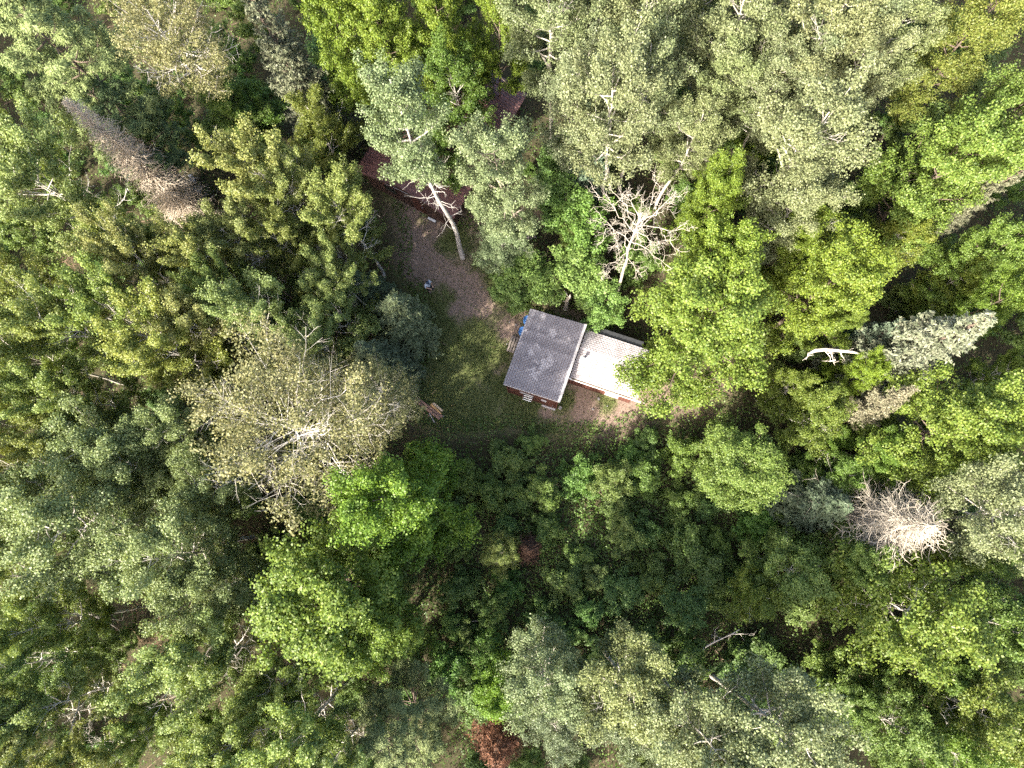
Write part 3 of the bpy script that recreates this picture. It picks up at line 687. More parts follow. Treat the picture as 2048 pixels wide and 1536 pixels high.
# porch platform and pale step
por = link('porch_platform', None, loc=tuple(at(880, 436, 0)), rot=(0, 0, math.radians(-28.6)))
tag(por, 'dark plank porch platform with pale step edge before the lodge', 'porch')
for k in range(7):
    link('plank', box_mesh('porch_plank', 0.20, 1.35, 0.04, wall_dark, 0.006), por, (-0.66 + 0.215 * k, 0.35, 0.34 + 0.003 * (k % 2)))
for sx in (-0.6, 0.6):
    for sy in (-0.2, 0.9):
        link('leg', box_mesh('porch_leg', 0.09, 0.09, 0.32, wall_dark), por, (sx, sy, 0.16))
link('step', box_mesh('pale_step', 0.62, 0.14, 0.10, white_trim, 0.015), por, (-0.33, -0.46, 0.30))
link('step_leg', box_mesh('step_leg', 0.5, 0.06, 0.26, wall_dark), por, (-0.33, -0.44, 0.13))
wr = Wood()
p0, p1 = at(722, 344, 2.3), at(896, 424, 2.1)
pts = [(p0.lerp(p1, t)) + Vector((0, 0, -0.10 * 4 * t * (1 - t))) for t in np.linspace(0, 1, 12)]
wr.tube([tuple(p) for p in pts], 0.014, 4)
wire = link('overhead_wire', wr.mesh('overhead_wire', metal_grey)); tag(wire, 'thin grey wire strung along the gable end of the lodge', 'wire')

# ------------------------------------------------------------------ forest: species, crown middle and width in the photo, height, label, tint
GP = 'poplars crowding the dense poplar stand'
LP = 'yellow green poplar with pale forked limbs in the dense poplar stand'
GA = 'aspens of the pale aspen stand'
LA = 'pale grey green aspen crowded into the aspen stand beyond the bare white tree'
GF = 'pale green poplars of the thinner stand'
LF = 'pale green poplar in the thinner stand around the brown brush gap'
GR = 'leafy trees of the mixed wood'
LR = 'leafy green tree in the mixed wood around the toppled white birch'
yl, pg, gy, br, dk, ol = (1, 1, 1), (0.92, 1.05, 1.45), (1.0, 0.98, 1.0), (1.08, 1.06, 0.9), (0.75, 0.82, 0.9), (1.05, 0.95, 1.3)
T = tree
T('pine', 105, 95, 330, 18, 'large white pine with blue green tufted boughs beside the grey dead spruce', (1.4, 1.35, 1.25), zf=0.72)
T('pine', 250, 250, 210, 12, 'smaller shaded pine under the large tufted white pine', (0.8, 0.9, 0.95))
T('thin_birch', 335, 70, 235, 18, 'thin crowned birch with white limbs and long pale lower trunk', (1.05, 1.05, 1.05), base=(473, 255), zf=0.74)
p = at(125, 195, 14)
plant('dead_spruce', (p.x, p.y, 0), 2.1, 14, 'tall grey dead spruce with drooping bare twigs beside the pine', wood=(1.05, 0.95, 0.84), lean=(0, 0))
T('spruce', 560, 105, 150, 16, 'grey green lichen covered spruce between the thin birch and bright maples', (1.35, 1.2, 1.25), zf=0.6, wf=1.15)
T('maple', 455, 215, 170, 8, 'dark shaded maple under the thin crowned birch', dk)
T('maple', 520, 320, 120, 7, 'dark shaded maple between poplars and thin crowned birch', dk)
T('maple', 690, 70, 210, 15, 'bright maple next to the grey green lichen spruce', br)
T('birch', 640, 265, 160, 9, 'olive yellow birch against the corner of the lodge', (1.1, 0.9, 1.1))
for a in [(100, 365, 235, 16), (15, 260, 110, 15), (548, 388, 190, 15), (475, 478, 150, 13), (320, 510, 140, 14), (590, 400, 150, 13), (60, 560, 175, 16), (145, 620, 190, 16), (40, 700, 150, 15),
          (55, 830, 150, 15), (160, 780, 165, 14), (300, 545, 165, 15), (270, 650, 175, 15), (440, 520, 160, 14), (330, 715, 200, 15), (410, 650, 160, 14), (20, 930, 130, 14), (480, 590, 120, 13), (590, 520, 140, 12), (150, 870, 150, 13)]:
    T('poplar', *a, LP, (RNG.uniform(0.92, 1.1), RNG.uniform(0.94, 1.06), RNG.uniform(0.8, 1.25)), group=GP)
T('poplar', 705, 458, 170, 12, 'yellow green poplar at the clearing edge facing the lodge gable', yl)
T('poplar', 690, 560, 140, 11, 'narrow poplar at the clearing edge behind the standing person', (0.97, 1, 1.1))
T('poplar', 690, 650, 130, 10, 'narrow poplar between the blue spruces and the poplar stand', (0.93, 1, 1.15))
T('spruce', 800, 640, 150, 9, 'blue green spruce at the clearing edge opposite the cabin', (1.35, 1.35, 1.15), zf=0.5)
T('spruce', 755, 730, 150, 9, 'dull green spruce between the clearing and the thinning giant', (1.0, 1.05, 1.0), zf=0.5)
T('spruce', 745, 590, 110, 7, 'small blue green spruce behind the standing person', (0.95, 1.1, 1.05), zf=0.5)
T('poplar', 540, 650, 165, 14, 'grey green poplar with white forks next to the thinning giant', (0.92, 1.0, 1.25))
T('poplar', 640, 690, 130, 11, 'slender grey green poplar between thinning giant and spruces', (0.92, 1.0, 1.2))
T('sparse', 605, 850, 365, 17, 'thinning giant poplar with fan of bleached limbs and brownish leaves', zf=0.62, var=1)
T('sparse', 770, 800, 140, 10, 'small brownish thinning tree beside the lumber pile', (0.85, 0.95, 1.0))
for a in [(250, 890, 190, 15), (375, 880, 160, 14), (170, 1040, 240, 16), (90, 1000, 150, 15), (355, 1085, 200, 15), (300, 960, 170, 14), (455, 1180, 160, 13), (440, 1000, 140, 13)]:
    T('aspen', *a, LF, (0.95, 1.02, 0.78), group=GF)
for a in [(55, 1170, 170, 14), (85, 1260, 150, 14), (50, 1340, 175, 14), (135, 1410, 170, 14), (50, 1480, 160, 15), (415, 1330, 200, 14), (600, 1440, 210, 15), (500, 1490, 180, 14), (420, 1530, 160, 13), (195, 1510, 150, 12), (690, 1490, 150, 13), (25, 1080, 110, 14), (330, 1430, 120, 10), (560, 1380, 130, 12)]:
    T('poplar', *a, LF, (RNG.uniform(0.85, 1.0), RNG.uniform(0.94, 1.04), RNG.uniform(0.9, 1.4)), group=GF)
T('maple', 640, 1190, 345, 15, 'broad bright maple with sunlit clumped crown over the brown brush gap', (1.0, 1.0, 1.0), var=0, zf=0.66)
T('maple', 745, 1290, 210, 14, 'maple merging with the broad bright maple at the shaded hollow', (0.95, 0.97, 1.0))
T('maple', 825, 1005, 270, 15.5, 'vivid green maple between the lumber pile and the shaded hollow', (0.9, 1.05, 0.8), var=1)
T('pine', 810, 1450, 230, 12, 'bluish pine with bare lower branches beside the rusty dead fir', (1.05, 1.0, 0.95))
# north side, around the lodge
T('tall_aspen', 812, 212, 170, 20, 'tall aspen with long pale trunk leaning over the lodge roof', (0.95, 1.04, 1.0), (1.0, 1.0, 1.05), base=(925, 515), zf=0.76)
T('aspen', 1000, 350, 195, 16, 'round crowned aspen at the lodge corner beside the weathered stump', (0.98, 1.03, 1.0), (0.6, 0.55, 0.5), base=(1055, 530), zf=0.74, var=1)
T('aspen', 1000, 480, 120, 8, 'small aspen under the round crowned aspen by the weathered stump', (0.95, 1.05, 1.05))
T('birch', 925, 190, 175, 12, 'green birch with pale stems rising over the lodge roof ridge', (0.75, 0.85, 1.0))
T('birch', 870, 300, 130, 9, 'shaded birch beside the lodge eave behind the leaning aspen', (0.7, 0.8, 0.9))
for i, a in enumerate([(770, 70, 210, 15), (880, 45, 190, 15), (985, 40, 160, 15)]):
    T('maple', *a, ['bright yellow green maple behind the leaning aspen', 'bright yellow green maple beyond the lodge roof', 'bright yellow green maple between lodge and aspen stand'][i], (1.15, 1.1, 1.0))
for a in [(1110, 90, 200, 18), (1290, 60, 200, 18), (1285, 190, 190, 17), (1150, 215, 170, 15), (1480, 90, 210, 18), (1600, 90, 215, 18), (1705, 55, 210, 18), (1795, 75, 170, 17), (1545, 190, 160, 15), (1690, 170, 170, 16), (1400, 40, 130, 15), (1360, 280, 150, 13), (1480, 180, 150, 15), (1200, 20, 170, 17)]:
    T('aspen', *a, LA, (RNG.uniform(0.96, 1.1), RNG.uniform(0.98, 1.04), RNG.uniform(0.88, 1.08)), group=GA)
T('aspen', 1212, 225, 215, 18, 'aspen with bare pale trunk foot just behind the bare white tree', (1.05, 1.0, 1.0), base=(1203, 432), zf=0.72, var=2)
T('spruce', 1180, 300, 130, 13, 'blue grey spruce between lodge and the aspen stand', (1.1, 1.3, 1.45), zf=0.6)
T('spruce', 1425, 200, 130, 13, 'grey thin spruce in a gap of the aspen stand', (1.2, 1.1, 1.15), zf=0.6)
T('aspen', 1600, 295, 235, 17, 'wide pale aspen with white forked top next to the big sunlit maple', (1.05, 1.0, 0.98), var=1)
T('aspen', 1570, 420, 160, 14, 'pale aspen below the wide forked aspen near the giant bright maple', (1.05, 1.0, 0.95))
T('bare', 1265, 475, 178, 15, 'bare white dead tree with tangled crooked branches behind the cabin', wood=(0.82, 0.79, 0.75), base=(1222, 606), zf=0.76, var=0)
T('maple', 1865, 345, 260, 15, 'big sunlit maple with dense light green crown', (1.1, 1.1, 1.35), var=2)
T('maple', 1985, 270, 220, 15, 'light green maple leaning against the big sunlit maple', (1.1, 1.1, 1.5))
T('maple', 1940, 80, 230, 15, 'yellowish maple beyond the big sunlit maple', (1.25, 1.0, 1.4))
T('maple', 1535, 235, 120, 9, 'small bright maple in a gap between pale aspens', br)
T('birch', 1790, 480, 130, 9, 'yellow birch between the big sunlit maple and the yellow maple', (1.2, 1.0, 1.0))
T('maple', 1960, 500, 170, 12, 'green maple beside the thin lichen fir', (0.95, 1.0, 1.2))
T('spruce', 1950, 395, 130, 13, 'thin lichen fir with greyish needles among maples', (1.5, 1.25, 1.35), zf=0.6, wf=0.7)
T('maple', 1425, 390, 160, 12, 'tiered bright maple beside the bare white tree', br, var=0)
T('maple', 1440, 520, 210, 13, 'bright maple between the tiered maple and the giant cabin maple', br, var=1)
T('maple', 1412, 655, 312, 13, 'giant bright maple hanging over the annex roof of the cabin', (1.12, 1.08, 1.1), var=2, zf=0.62)
T('maple', 1645, 575, 235, 13, 'yellow green maple behind the toppled white birch', (1.14, 1.06, 0.9), var=0)
T('maple', 1580, 480, 150, 11, 'yellow green maple under the pale forked aspen', (1.1, 1.05, 0.9))
p = at(1990, 635, 14.5)
plant('spruce', (p.x, p.y, 0), 2.6, 14.5, 'silvery spruce with pointed pale tip among bright maples', (1.75, 1.55, 1.75), lean=(0, 0))
p = at(1825, 780, 10)
plant('spruce', (p.x, p.y, 0), 1.6, 10, 'small tan spruce with pointed tip below the silvery spruce', (1.9, 1.45, 1.6), lean=(0, 0))
T('spruce', 1735, 680, 100, 8, 'small blue grey spruce next to the toppled white birch', (1.4, 1.5, 1.7), zf=0.5)
T('maple', 1720, 745, 115, 8, 'small vivid maple directly below the toppled white birch', (1.2, 1.2, 0.8))
T('maple', 1935, 850, 270, 14, 'wide yellow green maple near the small tan spruce', (1.1, 1.05, 1.1), var=1)
T('maple', 2015, 600, 150, 12, 'green maple standing behind the silvery spruce', (1.0, 1.05, 1.0))
T('maple', 1495, 910, 215, 9, 'olive maple at the shaded hollow edge beyond the annex', (1.0, 1.0, 1.3), var=0)
p = at(1880, 1036, 12)
plant('matted_spruce', (p.x, p.y, 0), 1.9, 12, 'bleached white dead spruce with matted twigs beside the pale aspen', wood=(0.85, 0.81, 0.74), lean=(0, 0))
T('aspen', 1985, 1030, 200, 16, 'pale aspen with visible trunk beside the bleached dead spruce', (1.0, 0.97, 0.95), base=(1850, 1046), zf=0.75)
T('spruce', 1640, 1000, 150, 8, 'dull blue spruce beside the grey leafless sapling', (1.0, 1.1, 1.1), zf=0.5)
p = at(1720, 1020, 0)
plant('bare', (p.x, p.y, 0), 1.7, 7, 'grey leafless sapling leaning by the bleached dead spruce', wood=(0.75, 0.75, 0.75), var=1, lean=(0.0, -0.9))
T('birch', 1800, 1210, 265, 13, 'wide yellow green birch below the bleached dead spruce', (1.05, 1.0, 1.1), var=0)
for a in [(1630, 845, 150, 8), (1755, 915, 125, 8), (1600, 1130, 170, 9), (1700, 1120, 140, 9), (1575, 780, 110, 7), (1990, 1240, 185, 12), (2015, 1120, 120, 11), (1960, 1420, 190, 12), (1800, 1450, 170, 10), (1880, 1330, 130, 9), (2030, 1500, 140, 12), (1890, 1510, 150, 11), (1870, 1110, 120, 9), (1520, 1180, 120, 7), (1690, 960, 120, 7), (1700, 1400, 120, 7), (2020, 740, 90, 9), (1900, 560, 110, 9), (1680, 640, 110, 9)]:
    T('birch' if RNG.random() < 0.6 else 'maple', *a, LR, (RNG.uniform(0.85, 1.1), RNG.uniform(0.92, 1.02), RNG.uniform(0.9, 1.5)), group=GR)
for i, a in enumerate([(1385, 1440, 210, 16), (1530, 1450, 220, 16), (1450, 1530, 170, 16)]):
    T('aspen', *a, ['pale aspen beside the fallen pale log', 'pale aspen in the trio beyond the fallen pale log', 'pale aspen between two others beyond the fallen pale log'][i], (1.0, 1.0, 0.95))
for i, a in enumerate([(1230, 1350, 190, 12), (1085, 1330, 170, 12), (1130, 1450, 120, 10), (1240, 1460, 130, 10), (1340, 1500, 120, 10)]):
    T('aspen', *a, ['sunlit aspen next to the grey boulder', 'forked aspen between the rusty dead fir and the shaded hollow', 'greyish aspen beside the rusty dead fir', 'greyish aspen behind the sunlit aspen near the boulder', 'greyish aspen close to the pale aspen trio'][i], [(1.0, 0.98, 0.75), (0.85, 0.92, 0.85), (0.8, 0.85, 0.95), (0.8, 0.85, 0.9), (0.9, 0.95, 1)][i])
T('birch', 1015, 1370, 130, 8, 'vivid green birch in front of the rusty dead fir', (0.9, 1.1, 0.7))
T('rust', 995, 1490, 110, 7, 'rusty red dead fir beside the bluish pine', zf=0.55)
T('rust', 1062, 1100, 62, 4, 'small rusty brown dead fir in the shaded hollow', (0.7, 0.85, 1.0), zf=0.5)
T('birch', 1000, 1110, 90, 6, 'light green sapling birch by the small rusty fir', (1.1, 0.95, 1.6))
# ------------------------------------------------------------------ understorey
def keep_off(x, y, pad=0.0):
    P_ = np.array([x]), np.array([y])
    if in_poly(P_[0], P_[1], CLEAR)[0] or poly_dist(P_[0], P_[1], CLEAR)[0] < pad: return True
    q = Matrix.Rotation(math.radians(19.3), 3, 'Z') @ Vector((x - 0.19, y - 9.573, 0))
    if -2.6 - pad < q.x < 6.5 + pad and -3.2 - pad < q.y < 3.4 + pad: return True
    q = Matrix.Rotation(math.radians(28.6), 3, 'Z') @ Vector((x + 8.98, y - 20.44, 0))
    return -4.2 - pad < q.x < 4.2 + pad and -2.5 - pad < q.y < 10.8 + pad
for (px, py, d, h, lab, tint) in [
        (1130, 405, 120, 6, 'bushy sapling between the lodge corner and the bare white tree', (1.1, 1.1, 1.0)),
        (1175, 480, 130, 6, 'bushy sapling at the foot of the bare white tree', (1.3, 1.3, 1.1)),
        (1060, 545, 120, 4.5, 'leafy sapling between the weathered stump and the cabin', (1.5, 1.35, 1.3)),
        (1150, 560, 130, 5, 'leafy sapling behind the pale broken snag', (1.6, 1.4, 1.4)),
        (1205, 620, 100, 4.5, 'leafy sapling beside the annex corner of the cabin', (1.4, 1.35, 1.3)),
        (1030, 590, 80, 3.5, 'low bush at the clearing edge before the cabin', (1.4, 1.25, 1.3)),
        (1120, 330, 90, 5, 'shaded sapling at the lodge corner', (1, 1, 1))]:
    tree('sapling', px, py, d, h, lab, tint, zf=0.6, cat='sapling')
kinds = {'shrub': ('broad leafy shrub filling the forest undergrowth', 'shrub', 'shrubs of the forest undergrowth'),
         'sapling': ('young leafy sapling growing in the forest undergrowth', 'sapling', 'saplings of the forest undergrowth')}
rr = random.Random(21)
y = -17.0
while y < 39:
    x = -42.0
    while x < 36:
        jx, jy = x + rr.uniform(-1.1, 1.1), y + rr.uniform(-1.1, 1.1)
        x += 2.2 if -8 < y < 6 and -6 < x < 15 else 3.4
        hollow = -5 < jx < 15 and -12 < jy < 6.5
        k = 'shrub' if rr.random() < (0.85 if hollow else 0.5) else 'sapling'
        h = rr.uniform(1.3, 2.8) if k == 'shrub' else rr.uniform(3.2, 6.0 if not hollow else 4.2)
        r = h * rr.uniform(0.42, 0.62) if k == 'shrub' else h * rr.uniform(0.22, 0.32)
        if hollow: r *= 1.15
        if keep_off(jx, jy, r * 0.75): continue
        q = ROT.transposed() @ Vector((jx, jy, -CAM_H))
        if abs(q.x / q.z) * FPX > 1060 or abs(q.y / q.z) * FPX > 800: continue
        lab, cat, grp = kinds[k]
        plant(k, (jx, jy, 0), r, h, lab, (rr.uniform(0.95, 1.25), rr.uniform(0.94, 1.06), rr.uniform(0.75, 1.1)), group=grp, cat=cat)
    y += 3.1

for k in range(95):                                       # denser bushes of the shaded hollow
    jx, jy = rr.uniform(-5.5, 16), rr.uniform(-10, 6.0)
    h = rr.uniform(1.4, 3.0); r = h * rr.uniform(0.5, 0.7)
    if keep_off(jx, jy, r * 0.8) or min(math.hypot(jx - a[0], jy - a[1]) / (a[2] + r) for a in PLACED if a[3] < 5) < 0.55: continue
    lab, cat, grp = kinds['shrub']
    plant('shrub', (jx, jy, 0), r, h, lab, (rr.uniform(0.9, 1.2), rr.uniform(0.95, 1.1), rr.uniform(0.8, 1.15)), group=grp, cat=cat)

# leafy ground cover that nobody could count
rng = np.random.default_rng(5)
def scatter(n, x0, x1, y0, y1, dens):
    X = rng.uniform(x0, x1, n); Y = rng.uniform(y0, y1, n)
    keep = rng.uniform(0, 1, n) < dens(X, Y)
    return X[keep], Y[keep]
def building_mask(X, Y):
    m_ = np.zeros(X.shape, bool)
    for cx, cy, a, x0, x1, y0, y1 in ((0.19, 9.573, 19.3, -1.75, 6.1, -2.5, 2.5), (-8.98, 20.44, 28.6, -3.4, 3.4, 0.2, 10)):
        c, s = math.cos(math.radians(a)), math.sin(math.radians(a))
        u, v = (X - cx) * c - (Y - cy) * s, (X - cx) * s + (Y - cy) * c
        bx1 = np.where((v > -0.8) | (a > 20), x1, 1.75)
        m_ |= (u > x0) & (u < bx1) & (v > y0) & (v < y1)
    return m_
def ud(X, Y):
    ins = in_poly(X, Y, CLEAR); d = poly_dist(X, Y, CLEAR)
    hol = np.exp(-(((X - 4) / 11) ** 2 + ((Y + 2) / 8) ** 2))
    f = 0.16 + 0.9 * hol + 0.15 * wav(X, Y, 0.9, 3)
    f = np.where(ins, 0.0, np.clip(f, 0.05, 1) * np.clip(0.4 + d / 2, 0, 1))
    f = np.where(ins & (d < 0.9), 0.35, f)
    return np.where(building_mask(X, Y), 0, f)
X, Y = scatter(620000, -42, 36, -17, 39, ud)
hh = np.clip(0.45 + 0.45 * wav(X, Y, 1.7, 1.2) + 0.3 * wav(X, Y, 4.1, 0.3), 0.08, 1.3)
insd = in_poly(X, Y, CLEAR)
Z = hh * rng.uniform(0.15, 1, len(X)) ** 0.5 * np.where(insd, 0.3, 1.0)
n_ = len(X)
v, q = leaf_quads(np.stack([X, Y, Z], -1), np.array([0, 0, 1.0]) + rng.normal(size=(n_, 3)) * 0.55, rng.normal(size=(n_, 3)), 0.145, 0.105, rng)
o = link('undergrowth', mesh_np('undergrowth', v, q, M['under'])); tag(o, 'low leafy undergrowth covering the forest floor', 'undergrowth', None, 'stuff')

def gd(X, Y):
    g = grass_mask(X, Y)
    return np.where(in_poly(X, Y, CLEAR) & ~building_mask(X, Y), np.clip(g * 1.2 - 0.18, 0.08, 1), 0)
X, Y = scatter(170000, -12, 13, 5, 24, gd)
n_ = len(X)
az = rng.uniform(0, 6.28, n_); tilt = rng.uniform(0.25, 1.1, n_)
ax = np.stack([np.cos(az) * tilt, np.sin(az) * tilt, np.ones(n_)], -1)
v, q = leaf_quads(np.stack([X, Y, rng.uniform(0.01, 0.06, n_)], -1), np.stack([np.cos(az), np.sin(az), 0.3 * np.ones(n_)], -1) + rng.normal(size=(n_, 3)) * 0.3, ax, 0.16, 0.028, rng, 0.05)
X2, Y2 = scatter(90000, -12, 13, 5, 24, lambda a, b: gd(a, b) * np.clip(0.45 + 0.7 * wav(a, b, 1.9, 4.0), 0, 1))
n2_ = len(X2)
v2, q2 = leaf_quads(np.stack([X2, Y2, rng.uniform(0.02, 0.12, n2_)], -1), np.array([0, 0, 1.0]) + rng.normal(size=(n2_, 3)) * 0.45, rng.normal(size=(n2_, 3)), 0.10, 0.068, rng)
o = link('grass', mesh_np('grass', np.concatenate([v, v2]), np.concatenate([q, q2 + len(v)]), M['grass'])); o.color = (1, 1, 1, 1)
tag(o, 'short patchy grass and weeds of the clearing', 'grass', None, 'stuff')

# dead twigs and fallen sticks strewn on the floor
W = Wood()
X, Y = scatter(2600, -40, 34, -16, 37, lambda a, b: np.where(building_mask(a, b), 0, np.where(in_poly(a, b, CLEAR), 0.35, 1.0)))
for x, y in zip(X, Y):
    a = rng.uniform(0, 6.28); l = rng.uniform(0.2, 1.5) * (0.4 if -10 < x < 8 and 6 < y < 22 else 1)
    z = rng.uniform(0.03, 0.25)
    W.tube(wiggle(rng, (x, y, z * 0.3), (x + math.cos(a) * l, y + math.sin(a) * l, z), 4, 0.06), np.linspace(0.016, 0.006, 4), 3, cap=False)
o = link('twig_litter', W.mesh('twig_litter', M['bark_brown'])); o.color = (2.2, 2.0, 1.9, 1); tag(o, 'dead twigs strewn over the forest floor', 'twigs', None, 'stuff')

# ------------------------------------------------------------------ fallen wood, snag, stump, boulder
def log_between(name, a, b, r, label, wood, cat='log', branches=4, seed=1, sag=0.02):
    g = np.random.default_rng(seed)
    root = link(name, None, loc=tuple(a)); d = np.array(b - a)
    W = Wood(); pts = wiggle(g, (0, 0, 0), d, 9, 0.02, sag); W.tube(pts, np.linspace(r, r * 0.35, 9), 8)
    t = link('trunk', W.mesh('log', M['bare']), root); t.color = (*wood, 1)
    for k in range(branches):
        B = Wood(); i = g.integers(3, 9); dd = unit(unit(d) * 0.6 + g.normal(size=3) * np.array([0.8, 0.8, 0.35])); l = np.linalg.norm(d) * g.uniform(0.15, 0.35)
        p2 = wiggle(g, pts[i], pts[i] + dd * l, 6, 0.05); B.tube(p2, np.linspace(r * 0.35, r * 0.10, 6), 5)
        for _ in range(3):
            q3 = p2[g.integers(2, 6)]; d3 = unit(dd + g.normal(size=3) * 0.7); B.tube(wiggle(g, q3, q3 + d3 * l * 0.4, 4, 0.06), np.linspace(r * 0.16, r * 0.06, 4), 4)
        o = link('branch', B.mesh('log_branch', M['bare']), root); o.color = (*wood, 1)
    tag(root, label, cat); return root
fb_root = link('fallen_birch', None, loc=tuple(at(1617, 706, 6.0)))
def rel(px, py, z): return tuple(at(px, py, z) - Vector(fb_root.location))
g = np.random.default_rng(31)
W = Wood(); W.tube([rel(1617, 707, 6.0), rel(1630, 701, 6.1), rel(1650, 699, 6.2), rel(1675, 701, 6.3), rel(1705, 704, 6.4), rel(1727, 709, 6.4)], [0.075, 0.10, 0.095, 0.085, 0.07, 0.03], 8)
link('trunk', W.mesh('fallen_birch_trunk', M['bare']), fb_root).color = (1.25, 1.22, 1.15, 1)
for a_, b_ in (((1618, 706), (1613, 722)), ((1662, 701), (1671, 728)), ((1680, 702), (1690, 722)), ((1700, 704), (1726, 716)), ((1671, 720), (1642, 724)), ((1650, 700), (1660, 716)), ((1690, 703), (1710, 697))):
    B = Wood(); p2 = wiggle(g, rel(*a_, 6.2), rel(*b_, 5.7), 6, 0.06); B.tube(p2, np.linspace(0.045, 0.014, 6), 5)
    for _ in range(2):
        q3 = p2[g.integers(2, 6)]; B.tube(wiggle(g, q3, q3 + unit(g.normal(size=3)) * 0.35, 4, 0.08), np.linspace(0.018, 0.008, 4), 4)
    link('branch', B.mesh('fallen_birch_branch', M['bare']), fb_root).color = (1.25, 1.22, 1.15, 1)
tag(fb_root, 'toppled white birch top hung up in the shrubs', 'fallen tree')
log_between('fallen_log', at(1345, 1326, 0.35), at(1482, 1264, 1.6), 0.085, 'fallen pale log lying in the shaded hollow', (0.95, 0.93, 0.92), 'log', 4, 5)
log_between('fallen_log', at(195, 1421, 0.25), at(320, 1406, 0.3), 0.13, 'brown fallen log beneath the thinner poplar stand', (0.55, 0.48, 0.42), 'log', 2, 6)
log_between('fallen_log', at(612, 634, 0.3), at(560, 560, 6.5), 0.12, 'brown leaning dead trunk between poplars', (0.5, 0.42, 0.36), 'log', 2, 7)
log_between('fallen_branch', at(160, 1212, 2.2), at(258, 1270, 1.2), 0.07, 'forked dead branch hanging over the brown brush gap', (0.75, 0.72, 0.68), 'branch', 6, 8)
log_between('fallen_branch', at(985, 1235, 0.6), at(908, 1252, 1.0), 0.04, 'thin grey fallen branch in the shaded hollow', (0.55, 0.53, 0.5), 'branch', 6, 9)
log_between('fallen_branch', at(405, 285, 2.4), at(330, 270, 3.2), 0.05, 'dry fan of dead branches beside the small all terrain vehicle', (0.5, 0.46, 0.38), 'branch', 7, 10)
# pale broken snag behind the cabin
sn = link('snag', None, loc=tuple(at(1131, 617, 0)))
W = Wood(); g = np.random.default_rng(4)
W.tube(wiggle(g, (0, 0, -0.1), (0.1, 0.25, 2.7), 7, 0.03), [0.17, 0.15, 0.13, 0.12, 0.11, 0.09, 0.03], 8)
link('trunk', W.mesh('snag_trunk', M['bare']), sn).color = (1.25, 1.2, 1.15, 1)
for a, z, l in ((2.6, 1.9, 0.5), (3.4, 1.2, 0.35), (2.2, 2.3, 0.45), (0.4, 1.6, 0.25)):
    B = Wood(); B.tube(wiggle(g, (0.06, 0.14, z), (0.06 + math.cos(a) * l, 0.14 + math.sin(a) * l, z + 0.25), 4, 0.05), [0.045, 0.035, 0.02, 0.008], 5)
    link('branch', B.mesh('snag_branch', M['bare']), sn).color = (1.2, 1.15, 1.1, 1)
tag(sn, 'pale broken snag standing just behind the grey roofed cabin', 'snag')
# weathered stump with roots
st = link('stump', None, loc=tuple(at(1062, 468, 0)))
stm = noise_mat('weathered_stump', [(0.3, (0.10, 0.085, 0.085)), (0.55, (0.30, 0.26, 0.26)), (0.8, (0.46, 0.41, 0.40))], 7, 0.9, 0.9, 14)
W = Wood(); W.tube(wiggle(g, (0, 0, -0.1), (0.05, 0, 0.55), 5, 0.04), [0.42, 0.36, 0.30, 0.29, 0.25], 10)
link('trunk', W.mesh('stump_trunk', stm), st)
for k in range(9):
    a = k * 0.7 + g.uniform(-0.2, 0.2); l = g.uniform(0.38, 0.62); B = Wood()
    B.tube(wiggle(g, (math.cos(a) * 0.22, math.sin(a) * 0.22, 0.30), (math.cos(a) * l, math.sin(a) * l, g.uniform(0.0, 0.2)), 5, 0.10), [0.11, 0.10, 0.08, 0.06, 0.03], 6)
    link('root', B.mesh('stump_root', stm), st)
tag(st, 'weathered grey stump with splayed roots near the lodge', 'stump')
def rock(name, loc, sx, sy, sz, label, mat, seed, group=None):
    bm = bmesh.new(); bmesh.ops.create_icosphere(bm, subdivisions=3, radius=1)
    g = np.random.default_rng(seed); K = g.normal(size=(6, 3)) * 1.6
    for v_ in bm.verts:
        c = np.array(v_.co); f = 1 + 0.10 * sum(math.sin(float(k @ c) + i) for i, k in enumerate(K)) / 2
        v_.co = Vector((c[0] * sx * f, c[1] * sy * f, max(-0.4, c[2]) * sz * f))
    for f_ in bm.faces: f_.smooth = True
    me = bpy.data.meshes.new(name); bm.to_mesh(me); bm.free(); me.materials.append(mat)
    o = link(name, me, None, loc, (0, 0, g.uniform(0, 6))); return tag(o, label, 'rock', group)
stone = noise_mat('grey_stone', [(0.3, (0.13, 0.125, 0.12)), (0.7, (0.33, 0.31, 0.30))], 5, 0.9, 0.7, 12)
rock('boulder', tuple(at(1313, 1298, 0.25)), 0.55, 0.42, 0.4, 'grey boulder beside the sunlit aspen in the hollow', stone, 1)
for i, (px, py) in enumerate([(1019, 644), (1032, 650), (1032, 707), (1014, 688), (1186, 818), (1197, 797), (1215, 812), (963, 575), (1290, 805)]):
    s = 0.045 + 0.02 * (i % 3)
    rock('stone', tuple(at(px, py, 0.02)), s * 1.4, s, s * 0.8, 'small pale stone lying on the clearing floor', stone, 10 + i, 'small pale stones on the clearing')

